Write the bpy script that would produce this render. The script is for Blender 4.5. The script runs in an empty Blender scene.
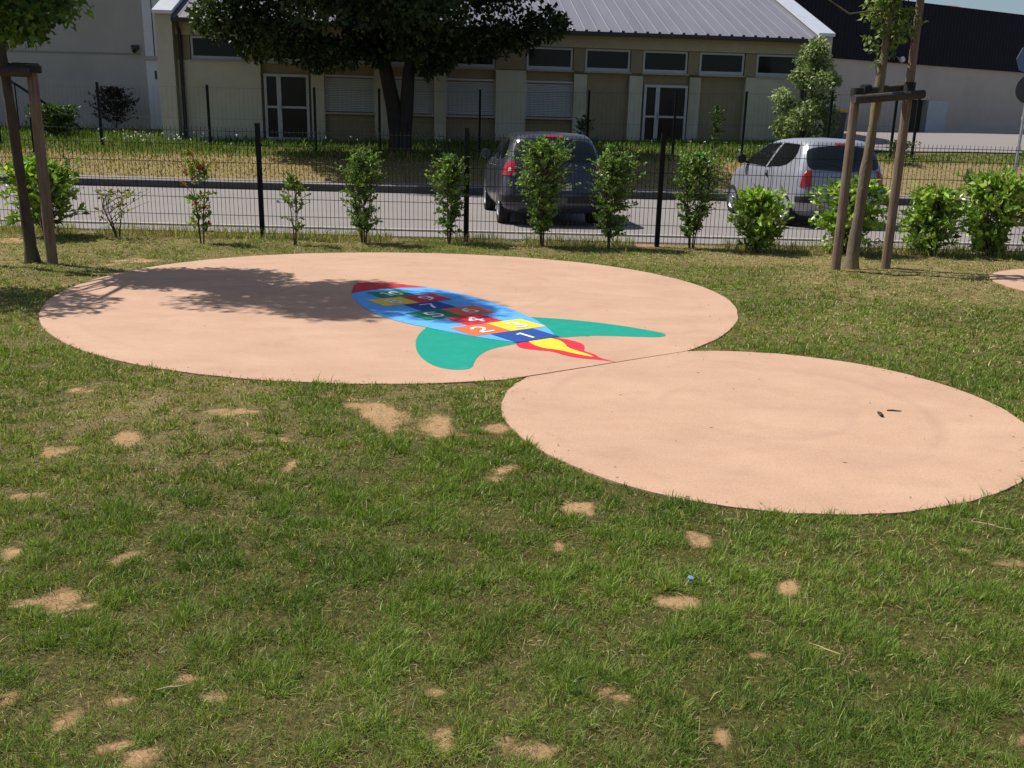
import bpy, bmesh, math, random
import numpy as np
from mathutils import Vector, Matrix
random.seed(7)
RNG = np.random.default_rng(11)
sc = bpy.context.scene
COL = sc.collection
PI = math.pi
R = math.radians

# ------------------------------------------------------------------ render / view
sc.render.engine = 'CYCLES'
sc.view_settings.view_transform = 'Standard'
sc.view_settings.look = 'None'
sc.view_settings.gamma = 1
sc.view_settings.use_curve_mapping = False
sc.view_settings.exposure = 0.55
sc.cycles.max_bounces = 6
sc.cycles.transparent_max_bounces = 8
sc.cycles.caustics_reflective = False
sc.cycles.caustics_refractive = False

# ------------------------------------------------------------------ camera
cd = bpy.data.cameras.new('camera'); cam = bpy.data.objects.new('camera', cd); COL.objects.link(cam)
cd.sensor_width = 36; cd.lens = 36*930/1024; cd.clip_start = 0.05; cd.clip_end = 3000
cam.matrix_world = Matrix.Translation((0, 0, 1.6)) @ Matrix.Rotation(R(90-15.5), 4, 'X') @ Matrix.Rotation(R(1.4), 4, 'Z')
sc.camera = cam

# ------------------------------------------------------------------ sun + sky
EL = R(54.5); AZ = math.atan2(-0.935, 0.355)
sd = Vector((math.sin(AZ)*math.cos(EL), math.cos(AZ)*math.cos(EL), math.sin(EL)))
sl = bpy.data.lights.new('sun', 'SUN'); sl.energy = 4.2; sl.angle = R(0.55); sl.color = (1.0, 0.955, 0.88)
so = bpy.data.objects.new('sun', sl); COL.objects.link(so); so.location = (-20, 10, 30)
so.rotation_euler = sd.to_track_quat('Z', 'Y').to_euler()
w = bpy.data.worlds.new('World'); sc.world = w; w.use_nodes = True
sk = w.node_tree.nodes.new('ShaderNodeTexSky'); sk.sky_type = 'NISHITA'; sk.sun_disc = False
sk.sun_elevation = EL; sk.sun_rotation = AZ; sk.dust_density = 1.6; sk.ozone_density = 1.2
w.node_tree.links.new(sk.outputs[0], w.node_tree.nodes['Background'].inputs[0])
w.node_tree.nodes['Background'].inputs[1].default_value = 0.066

# ------------------------------------------------------------------ small helpers
def tag(o, label=None, cat=None, group=None, kind=None):
    if label: o['label'] = label
    if cat: o['category'] = cat
    if group: o['group'] = group
    if kind: o['kind'] = kind
    return o

def thing(name, label, cat, loc=(0, 0, 0), rz=0.0, group=None):
    o = bpy.data.objects.new(name, None); COL.objects.link(o)
    o.empty_display_size = .2
    o.location = loc; o.rotation_euler = (0, 0, rz)
    return tag(o, label, cat, group)

class MB:
    """collects geometry for ONE mesh object"""
    def __init__(s): s.v = []; s.f = []; s.m = []; s.mi = 0
    def add(s, vs, fs):
        b = len(s.v); s.v += [tuple(q) for q in vs]
        for f in fs: s.f.append(tuple(i+b for i in f)); s.m.append(s.mi)
        return s
    def box(s, x0, x1, y0, y1, z0, z1):
        return s.add([(x0,y0,z0),(x1,y0,z0),(x1,y1,z0),(x0,y1,z0),(x0,y0,z1),(x1,y0,z1),(x1,y1,z1),(x0,y1,z1)],
                     [(0,3,2,1),(4,5,6,7),(0,1,5,4),(1,2,6,5),(2,3,7,6),(3,0,4,7)])
    def tube(s, pts, rad, n=8, caps=True, squash=None):
        pts = [Vector(p) for p in pts]
        if not hasattr(rad, '__len__'): rad = [rad]*len(pts)
        vs = []; fs = []
        for i, p in enumerate(pts):
            t = (pts[min(i+1, len(pts)-1)]-pts[max(i-1, 0)]).normalized()
            a = Vector((0,0,1)) if abs(t.z) < .9 else Vector((1,0,0))
            u = t.cross(a).normalized(); q = t.cross(u)
            for k in range(n):
                an = 2*PI*k/n
                vs.append(p+(u*math.cos(an)+q*math.sin(an))*rad[i])
        for i in range(len(pts)-1):
            for k in range(n):
                fs.append((i*n+k, i*n+(k+1) % n, (i+1)*n+(k+1) % n, (i+1)*n+k))
        if caps:
            fs.append(tuple(range(n-1, -1, -1))); fs.append(tuple((len(pts)-1)*n+k for k in range(n)))
        return s.add(vs, fs)
    def prism(s, poly, z0, z1):
        n = len(poly)
        vs = [(x, y, z0) for x, y in poly]+[(x, y, z1) for x, y in poly]
        fs = [tuple(range(n-1, -1, -1)), tuple(range(n, 2*n))]+[(i, (i+1) % n, n+(i+1) % n, n+i) for i in range(n)]
        return s.add(vs, fs)
    def disc(s, c, axis, prof, n=24):
        """lathe: prof = [(along axis, radius)] around c"""
        c = Vector(c); t = Vector(axis).normalized()
        a = Vector((0,0,1)) if abs(t.z) < .9 else Vector((1,0,0))
        u = t.cross(a).normalized(); q = t.cross(u); vs = []; fs = []
        for (h, r) in prof:
            for k in range(n):
                an = 2*PI*k/n; vs.append(c+t*h+(u*math.cos(an)+q*math.sin(an))*r)
        for i in range(len(prof)-1):
            for k in range(n): fs.append((i*n+k, i*n+(k+1) % n, (i+1)*n+(k+1) % n, (i+1)*n+k))
        return s.add(vs, fs)
    def build(s, name, mat, parent=None, smooth=False, bevel=0, loc=None):
        me = bpy.data.meshes.new(name); me.from_pydata(s.v, [], s.f)
        mats = mat if isinstance(mat, (list, tuple)) else [mat]
        for q in mats: me.materials.append(q)
        if len(mats) > 1: me.polygons.foreach_set('material_index', s.m)
        bm = bmesh.new(); bm.from_mesh(me); bmesh.ops.recalc_face_normals(bm, faces=bm.faces); bm.to_mesh(me); bm.free()
        if smooth:
            me.polygons.foreach_set('use_smooth', [True]*len(me.polygons))
            try: me.set_sharp_from_angle(angle=R(38))
            except Exception: pass
        o = bpy.data.objects.new(name, me); COL.objects.link(o)
        if parent is not None: o.parent = parent
        if loc is not None: o.location = loc
        if bevel:
            b = o.modifiers.new('bevel', 'BEVEL'); b.width = bevel; b.segments = 2; b.limit_method = 'ANGLE'
        return o

def np_mesh(name, V, F, mat, col=None, parent=None, loc=None, smooth=False):
    """V (n,3), F (m,k) arrays -> one mesh object; col (n,3) -> point colour attribute 'col'"""
    me = bpy.data.meshes.new(name); F = np.asarray(F, np.int32); k = F.shape[1]
    me.vertices.add(len(V)); me.vertices.foreach_set('co', np.asarray(V, np.float32).ravel())
    me.loops.add(F.size); me.loops.foreach_set('vertex_index', F.ravel())
    me.polygons.add(len(F)); me.polygons.foreach_set('loop_start', np.arange(0, F.size, k, dtype=np.int32))
    if smooth: me.polygons.foreach_set('use_smooth', np.ones(len(F), bool))
    if col is not None:
        a = me.attributes.new('col', 'FLOAT_COLOR', 'POINT')
        a.data.foreach_set('color', np.c_[col, np.ones(len(col))].astype(np.float32).ravel())
    me.update(calc_edges=True); me.validate()
    me.materials.append(mat)
    o = bpy.data.objects.new(name, me); COL.objects.link(o)
    if parent is not None: o.parent = parent
    if loc is not None: o.location = loc
    return o

# ------------------------------------------------------------------ numpy value noise
_tab = RNG.random((256, 256))
def vnoise(x, y):
    xi = np.floor(x).astype(int); yi = np.floor(y).astype(int); fx = x-xi; fy = y-yi
    fx = fx*fx*(3-2*fx); fy = fy*fy*(3-2*fy)
    g = lambda a, b: _tab[a & 255, b & 255]
    return (g(xi, yi)*(1-fx)+g(xi+1, yi)*fx)*(1-fy)+(g(xi, yi+1)*(1-fx)+g(xi+1, yi+1)*fx)*fy
def fbm(x, y, oct=3):
    s = 0; a = .5; t = 0
    for i in range(oct): s = s+a*vnoise(x*2**i+17*i, y*2**i+31*i); t += a; a *= .5
    return s/t
def sstep(a, b, x): t = np.clip((x-a)/(b-a), 0, 1); return t*t*(3-2*t)

# ------------------------------------------------------------------ materials
def mat_new(name):
    m = bpy.data.materials.new(name); m.use_nodes = True
    nt = m.node_tree; return m, nt, nt.nodes['Principled BSDF']

def N(nt, t, **kw):
    n = nt.nodes.new(t)
    for k, v in kw.items():
        if k in n.inputs: n.inputs[k].default_value = v
        else: setattr(n, k, v)
    return n

def ramp(nt, fac, stops):
    r = nt.nodes.new('ShaderNodeValToRGB'); e = r.color_ramp.elements
    while len(e) < len(stops): e.new(.5)
    for q, (p, c) in zip(e, stops): q.position = p; q.color = (*c, 1) if len(c) == 3 else c
    nt.links.new(fac, r.inputs[0]); return r.outputs[0]

def surf(name, c0, c1=None, scale=6.0, rough=.7, bump=0.0, bscale=None, spec=.4, metal=0.0, detail=4, coord='Object', stretch=None, c2=None, scale2=1.2):
    """procedural surface: base colour mottled between c0 and c1, a slow second mottling to c2, and optional bump"""
    m, nt, b = mat_new(name)
    tc = N(nt, 'ShaderNodeTexCoord'); src = tc.outputs[coord]
    if stretch:
        mp = N(nt, 'ShaderNodeMapping'); mp.inputs['Scale'].default_value = stretch
        nt.links.new(src, mp.inputs[0]); src = mp.outputs[0]
    n1 = N(nt, 'ShaderNodeTexNoise', Scale=scale, Detail=detail, Roughness=.6); nt.links.new(src, n1.inputs['Vector'])
    c1 = c1 or tuple(x*.88 for x in c0)
    col = ramp(nt, n1.outputs[0], [(.32, c0), (.68, c1)])
    if c2:
        n2 = N(nt, 'ShaderNodeTexNoise', Scale=scale2, Detail=3.0); nt.links.new(src, n2.inputs['Vector'])
        f = ramp(nt, n2.outputs[0], [(.5, (0,0,0)), (.72, (1,1,1))])
        mx = N(nt, 'ShaderNodeMix', data_type='RGBA'); nt.links.new(f, mx.inputs[0]); nt.links.new(col, mx.inputs[6]); mx.inputs[7].default_value = (*c2, 1); col = mx.outputs[2]
    nt.links.new(col, b.inputs['Base Color'])
    b.inputs['Roughness'].default_value = rough; b.inputs['Specular IOR Level'].default_value = spec; b.inputs['Metallic'].default_value = metal
    if bump:
        n3 = N(nt, 'ShaderNodeTexNoise', Scale=bscale or scale*6, Detail=4.0); nt.links.new(src, n3.inputs['Vector'])
        bp = N(nt, 'ShaderNodeBump', Strength=bump, Distance=.02); nt.links.new(n3.outputs[0], bp.inputs['Height']); nt.links.new(bp.outputs[0], b.inputs['Normal'])
    return m

def leaf_mat(name, rough=.45, trans=.28, spec=.4, gain=(1.25, 1.35, .6)):
    m, nt, b = mat_new(name)
    at = N(nt, 'ShaderNodeAttribute', attribute_name='col')
    nt.links.new(at.outputs[0], b.inputs['Base Color']); b.inputs['Roughness'].default_value = rough; b.inputs['Specular IOR Level'].default_value = spec
    t = N(nt, 'ShaderNodeBsdfTranslucent')
    vm = N(nt, 'ShaderNodeVectorMath', operation='MULTIPLY'); vm.inputs[1].default_value = gain
    nt.links.new(at.outputs[0], vm.inputs[0]); nt.links.new(vm.outputs[0], t.inputs[0])
    mx = N(nt, 'ShaderNodeMixShader'); mx.inputs[0].default_value = trans
    nt.links.new(b.outputs[0], mx.inputs[1]); nt.links.new(t.outputs[0], mx.inputs[2])
    nt.links.new(mx.outputs[0], nt.nodes['Material Output'].inputs[0])
    return m

M_grass = leaf_mat('grass blade', rough=.55, trans=.30, spec=.15, gain=(1.2, 1.35, .5))
M_leaf = leaf_mat('leaf', rough=.5, trans=.25, spec=.35)
M_laurel = leaf_mat('laurel leaf', rough=.30, trans=.32, spec=.5)
M_bark = surf('bark', (.10,.075,.055), (.05,.04,.032), 14, .9, .8, 40, stretch=(1,1,.25), c2=(.13,.12,.06), scale2=3)
M_darkbark = surf('dark bark', (.040,.032,.028), (.022,.018,.016), 14, .95, .8, 40, stretch=(1,1,.25))
M_youngbark = surf('young bark', (.17,.13,.085), (.10,.08,.055), 14, .85, .5, 50, stretch=(1,1,.3), c2=(.24,.20,.06), scale2=4)
M_stake = surf('stake wood', (.215,.150,.105), (.12,.082,.06), 7, .8, .5, 60, stretch=(1,1,.12), c2=(.27,.21,.16), scale2=2)
def wood(name, c0, c1, c2):
    m, nt, b = mat_new(name); tc = N(nt, 'ShaderNodeTexCoord'); mp = N(nt, 'ShaderNodeMapping'); mp.inputs['Scale'].default_value = (1, 1, .045); nt.links.new(tc.outputs['Object'], mp.inputs[0])
    n1 = N(nt, 'ShaderNodeTexNoise', Scale=55.0, Detail=6.0, Roughness=.7); nt.links.new(mp.outputs[0], n1.inputs['Vector'])
    n2 = N(nt, 'ShaderNodeTexNoise', Scale=3.5, Detail=4.0); nt.links.new(tc.outputs['Object'], n2.inputs['Vector'])
    g = ramp(nt, n1.outputs[0], [(.34, tuple(x*.35 for x in c1)), (.44, c1), (.60, c0)])
    f = ramp(nt, n2.outputs[0], [(.42, (0, 0, 0)), (.62, (1, 1, 1))])
    mx = N(nt, 'ShaderNodeMix', data_type='RGBA', blend_type='MIX'); mx2 = N(nt, 'ShaderNodeMath', operation='MULTIPLY'); nt.links.new(f, mx2.inputs[0]); mx2.inputs[1].default_value = .55
    nt.links.new(mx2.outputs[0], mx.inputs[0]); nt.links.new(g, mx.inputs[6]); mx.inputs[7].default_value = (*c2, 1); nt.links.new(mx.outputs[2], b.inputs['Base Color'])
    b.inputs['Roughness'].default_value = .85; b.inputs['Specular IOR Level'].default_value = .2
    bp = N(nt, 'ShaderNodeBump', Strength=.7, Distance=.02); nt.links.new(n1.outputs[0], bp.inputs['Height']); nt.links.new(bp.outputs[0], b.inputs['Normal'])
    return m
M_stake = wood('split grain stake wood', (.25, .172, .118), (.15, .10, .07), (.20, .165, .13))
M_beam = surf('weathered beam', (.030,.025,.023), (.065,.054,.046), 9, .85, .5, 60, stretch=(.2,1,1))
M_strap = surf('rubber strap', (.012,.012,.013), None, 20, .7)
M_stem = surf('shrub stem', (.09,.065,.04), (.05,.04,.03), 20, .9)
M_fence = surf('fence paint', (.007,.009,.009), (.010,.012,.012), 20, .6, spec=.15)
M_cream = surf('cream render', (.50,.485,.40), (.455,.44,.36), 3, .9, .15, 90, c2=(.345,.33,.25), scale2=.5)
M_tan = surf('tan render', (.27,.228,.15), (.235,.195,.128), 3, .9, .15, 90)
M_fascia = surf('fascia render', (.40,.36,.26), (.36,.32,.23), 3, .9)
M_lwall = surf('left house render', (.39,.37,.34), (.36,.34,.31), 2, .9, .1, 70, c2=(.33,.31,.28), scale2=.4)
M_white = surf('white paint', (.60,.61,.64), (.55,.56,.59), 4, .5)
M_frame = surf('window frame grey', (.44,.46,.49), (.40,.42,.45), 5, .4)
M_shutter = surf('roller shutter', (.46,.48,.50), (.43,.45,.47), 5, .5)
M_glass = surf('window glass', (.010,.011,.012), (.014,.015,.016), 1.5, .12, spec=.2)
M_gutter = surf('dark gutter', (.030,.027,.027), None, 9, .5)
M_flash = surf('verge flashing', (.60,.63,.68), (.54,.57,.62), 3, .35, metal=.3)
M_rwall = surf('warehouse render', (.50,.43,.37), (.46,.395,.335), 1.5, .9, .1, 60, c2=(.40,.35,.31), scale2=.35)
M_clad = surf('black cladding', (.008,.008,.013), (.010,.010,.016), 3, .65, spec=.15)
M_tile = surf('red roof tile', (.30,.11,.07), (.22,.08,.05), 3, .85)
M_conc = surf('concrete kerb', (.42,.39,.35), (.34,.31,.28), 8, .9, .3, 80)
M_dark = surf('dark doorway', (.03,.028,.026), None, 4, .8)
M_door = surf('pale metal door', (.42,.45,.48), (.38,.41,.44), 3, .45)
M_bin = surf('grey bin plastic', (.09,.095,.10), None, 8, .5)
M_lid = surf('yellow bin lid', (.65,.42,.03), None, 8, .5)
M_sign = surf('sign back', (.05,.05,.055), (.04,.04,.045), 6, .5, metal=.2)
M_pole = surf('galvanised pole', (.38,.40,.43), (.32,.34,.37), 9, .4, metal=.6)
M_silver = surf('silver car paint', (.32,.33,.375), (.31,.32,.36), 2, .26, spec=.6, metal=.3)
M_darkcar = surf('dark blue grey car paint', (.055,.058,.078), (.06,.063,.084), 2, .2, spec=.8, metal=.35)
M_vanw = surf('white van paint', (.72,.72,.72), None, 2, .3)
M_cglass = surf('car glass', (.008,.010,.010), (.012,.014,.013), 1.0, .05, spec=.7)
M_redlamp = surf('red lamp', (.30,.007,.012), (.42,.015,.02), 16, .15, spec=.7)
M_clear = surf('clear lamp', (.6,.55,.5), None, 16, .15, spec=.7)
M_tyre = surf('tyre rubber', (.016,.016,.017), None, 20, .85)
M_rim = surf('wheel rim', (.42,.43,.45), (.36,.37,.39), 8, .35, metal=.7)
M_trim = surf('black plastic trim', (.018,.018,.019), None, 20, .6)
M_plate = surf('number plate', (.62,.60,.50), None, 6, .5)
M_chrome = surf('chrome', (.7,.7,.72), None, 5, .15, metal=1.0)
M_cap = surf('blue plastic cap', (.10,.20,.42), (.30,.42,.60), 60, .35)
M_twig = surf('dry twig', (.05,.03,.02), None, 40, .9)
M_straw = surf('dry straw', (.45,.35,.18), (.36,.27,.14), 40, .9)
M_flower = surf('white petals', (.75,.75,.72), None, 40, .7)

# ------------------------------------------------------------------ terrain
def terrain(x, y):
    z = np.interp(y, [-500, 22.45, 22.6, 23.7, 28.5, 31, 34, 46, 60, 600], [0, 0, .10, .12, .78, 1.02, 1.22, 1.52, 1.58, 2.0])
    return z+.016*np.clip(x, -5, 14)*sstep(23.5, 29, y)

BIG_C = np.array((-1.089, 8.829)); BIG_F = [3.1589, 0.0053, -0.0037, 0.0273, -0.0062, 0.0049, 0.0509, -0.0118, -0.0042]
SML_C = np.array((1.454, 5.316)); SML_F = [1.5204, 0.0191, -0.0275, 0.0013, 0.0489, -0.007, 0.0146, 0.0039, -0.0087]
J1 = np.array((0.019, 5.869)); J2 = np.array((1.39, 6.843))
THD_C = np.array((6.97, 10.40)); THD_R = 1.47
def pad_r(F, th):
    r = F[0]
    for k in range(1, 5): r = r+F[2*k-1]*np.cos(k*th)+F[2*k]*np.sin(k*th)
    return r
def pad_gap(x, y):
    """distance outside the nearest pad edge (negative inside)"""
    d = np.full(np.shape(x), 99.0)
    for C, F in ((BIG_C, BIG_F), (SML_C, SML_F), (THD_C, None)):
        th = np.arctan2(y-C[1], x-C[0]); r = np.hypot(x-C[0], y-C[1])
        d = np.minimum(d, r-(pad_r(F, th) if F else THD_R))
    return d
def lawn_z(x, y):
    z = .028*(fbm(x*1.1, y*1.1, 2)-.5)+.03*(fbm(x*3.1+40, y*3.1, 2)-.5)
    g = pad_gap(x, y); k = sstep(-.02, .5, g)*(1-sstep(12.6, 13.4, y))
    return z*k-.02*(1-sstep(-.25, -.08, g))

# bare earth patches: (x, y, rx, ry)  read off the lawn
EARTH = [(-0.67, 5.08, 0.24, 0.20), (-0.46, 4.80, 0.19, 0.30), (-0.58, 4.95, 0.22, 0.22), (-0.93, 5.2, 0.18, 0.10), (-0.1, 4.85, .12, .14), (-0.81, 5.17, 0.08, 0.12), (-1.54, 5.03, 0.18, 0.08), (-1.97, 4.56, 0.09, 0.14), (-2.24, 4.35, 0.07, 0.06), (-2.12, 3.74, 0.08, 0.06), (-2.6, 5.44, 0.06, 0.07), (-1.4, 4.23, 0.04, 0.06), (-1.02, 4.23, 0.05, 0.06), (-1.46, 3.2, 0.04, 0.08), (-1.5, 2.86, 0.09, 0.08), (-1.63, 2.81, 0.07, 0.05), (-1.19, 2.18, 0.04, 0.09), (-0.91, 2.05, 0.06, 0.04), (-1.03, 2.08, 0.03, 0.03), (-0.96, 2.41, 0.05, 0.03), (-0.01, 4.19, 0.06, 0.11), (-0.09, 4.08, 0.05, 0.05), (-0.22, 4.73, 0.05, 0.08), (-0.21, 3.7, 0.04, 0.04), (0.29, 3.75, 0.07, 0.08), (0.6, 2.94, 0.09, 0.04), (0.8, 2.64, 0.05, 0.04), (0.79, 3.47, 0.06, 0.07), (0.17, 3.36, 0.03, 0.04), (0.32, 2.4, 0.04, 0.04), (0.05, 2.13, 0.07, 0.05), (-0.18, 2.15, 0.03, 0.06), (0.61, 2.21, 0.03, 0.05), (1.97, 3.34, 0.06, 0.07), (1.8, 3.44, 0.05, 0.04), (1.01, 3.08, 0.04, 0.05), (-6.53, 12.28, 0.24, 0.35), (2.4, 5.01, 0.09, 0.1), (-1.89, 3.19, 0.04, 0.08), (-1.0, 3.24, 0.03, 0.05), (-1.0, 5.36, 0.1, 0.06), (-0.83, 2.31, 0.04, 0.03), (-0.36, 2.66, 0.03, 0.03), (-1.07, 2.3, 0.03, 0.03), (1.42, 2.22, 0.03, 0.05), (1.38, 2.93, 0.03, 0.03), (-1.24, 4.54, 0.05, 0.05), (-1.41, 2.29, 0.02, 0.06), (-0.22, 2.39, 0.03, 0.03), (-4.4, 10.59, 0.24, 0.34), (4.23, 11.5, 0.16, 0.16), (4.65, 11.45, 0.14, 0.14)]
EARTH = [(x, y, a*1.05, b*.85 if y > 3.6 else b*1.05) for x, y, a, b in EARTH]
def earth(x, y):
    """0..1 bare earth"""
    wx = x+.16*(fbm(x*8, y*8)-.5)*np.clip(y/5, .5, 1.4); wy = y+.16*(fbm(x*8+9, y*8+5)-.5)*np.clip(y/5, .5, 1.4)
    rag = 3.0*(fbm(x*17/np.clip(y/3, 1, 2.5), y*17/np.clip(y/3, 1, 2.5), 4)-.45); d = np.zeros(np.shape(x))
    for (cx, cy, rx, ry) in EARTH:
        q = ((wx-cx)/rx)**2+((wy-cy)/ry)**2
        d = np.maximum(d, 1-sstep(.0, 1.9, q+rag))
    n = fbm(x*1.7+3, y*1.7+8, 3)
    worn = .30*sstep(.58, .74, n)                              # thin worn spots everywhere
    worn = np.maximum(worn, .55*sstep(.45, .65, fbm(x*2.2, y*2.2, 3))*sstep(12.5, 13.0, y))   # strip under the fence
    return np.maximum(d, worn)
def dryness(x, y):
    n = fbm(x*.9+50, y*.9+20, 3)
    d = .80*sstep(10.4, 12.0, y)*sstep(-.3, 1.8, x)
    d = np.maximum(d, 1.0*sstep(2.2, 4.0, x)*sstep(8.0, 10.2, y))
    d = np.maximum(d, .75*sstep(-3.4, -4.6, x)*sstep(8.8, 10.4, y))
    d = np.maximum(d, .30*sstep(5.0, 8, y))
    d = np.maximum(d, .50*sstep(-.7, -1.9, x)*sstep(2.6, 4.5, y))
    d = np.maximum(d, .40*sstep(1.2, .6, np.abs(x+.3))*sstep(4.9, 5.4, y)*sstep(6.2, 5.8, y))
    return np.clip(d*(.35+1.3*n)+.22*sstep(.52, .78, n), 0, 1)

# ground: ONE sheet to the horizon, finer where the lawn is near
gx = np.concatenate([[-900, -400, -200, -100, -60, -40], np.arange(-30, -9, 1.0), np.arange(-9, 9.01, .05), np.arange(10, 31, 1.0), [40, 60, 100, 200, 400, 900]])
gy = np.concatenate([[-300, -80, -20, -5, 0, 1], np.arange(1.5, 6, .035), np.arange(6, 13.6, .06), np.arange(14, 22.3, 1.0), [22.42, 22.6, 23, 23.7], np.arange(24, 34.1, .5), np.arange(35, 61, 1.0), [80, 120, 200, 400, 900, 1500]])
GX, GY = np.meshgrid(gx, gy); nx = len(gx); ny = len(gy)
inl = (GY > 1.2) & (GY < 13.5) & (np.abs(GX) < 9.2)
GZ = terrain(GX, GY)+np.where(inl, lawn_z(GX, GY), -.005)
idx = np.arange(nx*ny).reshape(ny, nx)
F = np.stack([idx[:-1, :-1], idx[:-1, 1:], idx[1:, 1:], idx[1:, :-1]], -1).reshape(-1, 4)
er = np.where(inl, earth(GX, GY), .0); dr = np.where(GY < 14, dryness(GX, GY), np.where(GY < 27.6, 1.0, .25))
M_ground, nt, b = mat_new('lawn ground')
at = N(nt, 'ShaderNodeAttribute', attribute_name='col'); sep = N(nt, 'ShaderNodeSeparateColor'); nt.links.new(at.outputs[0], sep.inputs[0])
tc = N(nt, 'ShaderNodeTexCoord')
n1 = N(nt, 'ShaderNodeTexNoise', Scale=60.0, Detail=8.0, Roughness=.82); nt.links.new(tc.outputs['Object'], n1.inputs['Vector'])
n2 = N(nt, 'ShaderNodeTexNoise', Scale=3.0, Detail=4.0); nt.links.new(tc.outputs['Object'], n2.inputs['Vector'])
soil0 = ramp(nt, n2.outputs[0], [(.3, (.38, .238, .122)), (.7, (.52, .335, .18))]); crumb = ramp(nt, n1.outputs[0], [(.30, (.55, .52, .48)), (.52, (1, 1, 1)), (.75, (1.15, 1.13, 1.1))])
mS = N(nt, 'ShaderNodeMix', data_type='RGBA', blend_type='MULTIPLY'); mS.inputs[0].default_value = 1; nt.links.new(soil0, mS.inputs[6]); nt.links.new(crumb, mS.inputs[7]); soil = mS.outputs[2]
thatch = ramp(nt, n1.outputs[0], [(.36, (.030, .032, .011)), (.50, (.092, .090, .026)), (.64, (.21, .165, .062))])
dryc = ramp(nt, n1.outputs[0], [(.35, (.16, .125, .055)), (.65, (.31, .235, .12))])
mA = N(nt, 'ShaderNodeMix', data_type='RGBA'); nt.links.new(sep.outputs[1], mA.inputs[0]); nt.links.new(thatch, mA.inputs[6]); nt.links.new(dryc, mA.inputs[7])
ad = N(nt, 'ShaderNodeMath', operation='MULTIPLY_ADD'); nt.links.new(n1.outputs[0], ad.inputs[0]); ad.inputs[1].default_value = .9; ad.inputs[2].default_value = -.45
sm = N(nt, 'ShaderNodeMath', operation='ADD'); nt.links.new(ad.outputs[0], sm.inputs[0]); nt.links.new(sep.outputs[0], sm.inputs[1])
fr = ramp(nt, sm.outputs[0], [(.34, (0, 0, 0)), (.85, (1, 1, 1))])
mB = N(nt, 'ShaderNodeMix', data_type='RGBA'); nt.links.new(fr, mB.inputs[0]); nt.links.new(mA.outputs[2], mB.inputs[6]); nt.links.new(soil, mB.inputs[7])
nt.links.new(mB.outputs[2], b.inputs['Base Color']); b.inputs['Roughness'].default_value = .95; b.inputs['Specular IOR Level'].default_value = .1
bp = N(nt, 'ShaderNodeBump', Strength=.8, Distance=.02); nt.links.new(n1.outputs[0], bp.inputs['Height']); nt.links.new(bp.outputs[0], b.inputs['Normal'])
g = np_mesh('ground', np.stack([GX, GY, GZ], -1).reshape(-1, 3), F, M_ground, np.stack([er, dr, 0*er], -1).reshape(-1, 3), smooth=True)
tag(g, 'worn sunlit lawn and the grassy bank beyond the road', kind='structure')

# ------------------------------------------------------------------ road, kerb, pavement, rear road
def asphalt(name, c0, c1, cw):
    m, nt, b = mat_new(name)
    tc = N(nt, 'ShaderNodeTexCoord')
    n1 = N(nt, 'ShaderNodeTexNoise', Scale=55.0, Detail=5.0, Roughness=.8); nt.links.new(tc.outputs['Object'], n1.inputs['Vector'])
    n2 = N(nt, 'ShaderNodeTexNoise', Scale=.55, Detail=5.0, Roughness=.6); nt.links.new(tc.outputs['Object'], n2.inputs['Vector'])
    ca = ramp(nt, n1.outputs[0], [(.3, c0), (.7, c1)])
    f = ramp(nt, n2.outputs[0], [(.42, (0,0,0)), (.7, (1,1,1))])
    mx = N(nt, 'ShaderNodeMix', data_type='RGBA'); nt.links.new(f, mx.inputs[0]); nt.links.new(ca, mx.inputs[6]); mx.inputs[7].default_value = (*cw, 1)
    nt.links.new(mx.outputs[2], b.inputs['Base Color']); b.inputs['Roughness'].default_value = .9; b.inputs['Specular IOR Level'].default_value = .25
    bp = N(nt, 'ShaderNodeBump', Strength=.35, Distance=.01); nt.links.new(n1.outputs[0], bp.inputs['Height']); nt.links.new(bp.outputs[0], b.inputs['Normal'])
    return m
M_road = asphalt('road asphalt', (.185, .168, .160), (.265, .242, .230), (.205, .188, .178))
M_walk = asphalt('pavement asphalt', (.19, .17, .165), (.25, .225, .215), (.21, .19, .18))
def sheet(name, poly, mat, z=None, label=None):
    b = MB(); b.add([(x, y, zz) for (x, y, zz) in poly], [tuple(range(len(poly)))])
    return tag(b.build(name, mat), label, kind='structure')
sheet('road', [(-80, 13.62, .004), (80, 13.62, .004), (80, 22.42, .004), (-80, 22.42, .004)], M_road, label='sunlit grey asphalt road behind the mesh fence')
b = MB()
for i in range(-40, 41): b.box(i*1.0+.004, i*1.0+.996, 14.40, 14.50, -.1, .035)
tag(b.build('edging', M_conc, bevel=.008), 'low concrete edging along the near side of the road', kind='structure')
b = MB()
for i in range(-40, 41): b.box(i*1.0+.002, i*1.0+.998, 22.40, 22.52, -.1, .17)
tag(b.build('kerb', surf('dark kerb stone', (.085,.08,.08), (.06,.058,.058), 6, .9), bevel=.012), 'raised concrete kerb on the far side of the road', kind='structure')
b = MB(); b.box(-80, 80, 22.522, 23.78, -.1, .162)
tag(b.build('pavement', M_walk), 'narrow grey pavement behind the far kerb', kind='structure')
rx = [9.6, 14, 20, 30, 45, 80]; ry = np.concatenate([np.arange(29.8, 47, .6), [50, 55, 62]])
RX, RY = np.meshgrid(rx, ry); RXs = RX+np.where(RX < 10, np.clip(RY-30, 0, 16)*.18, 0)
ri = np.arange(RX.size).reshape(RX.shape)
np_mesh('rear_road', np.stack([RXs, RY, terrain(RXs, RY)+.035], -1).reshape(-1, 3), np.stack([ri[:-1,:-1], ri[:-1,1:], ri[1:,1:], ri[1:,:-1]], -1).reshape(-1, 4), M_walk)['kind'] = 'structure'

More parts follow.
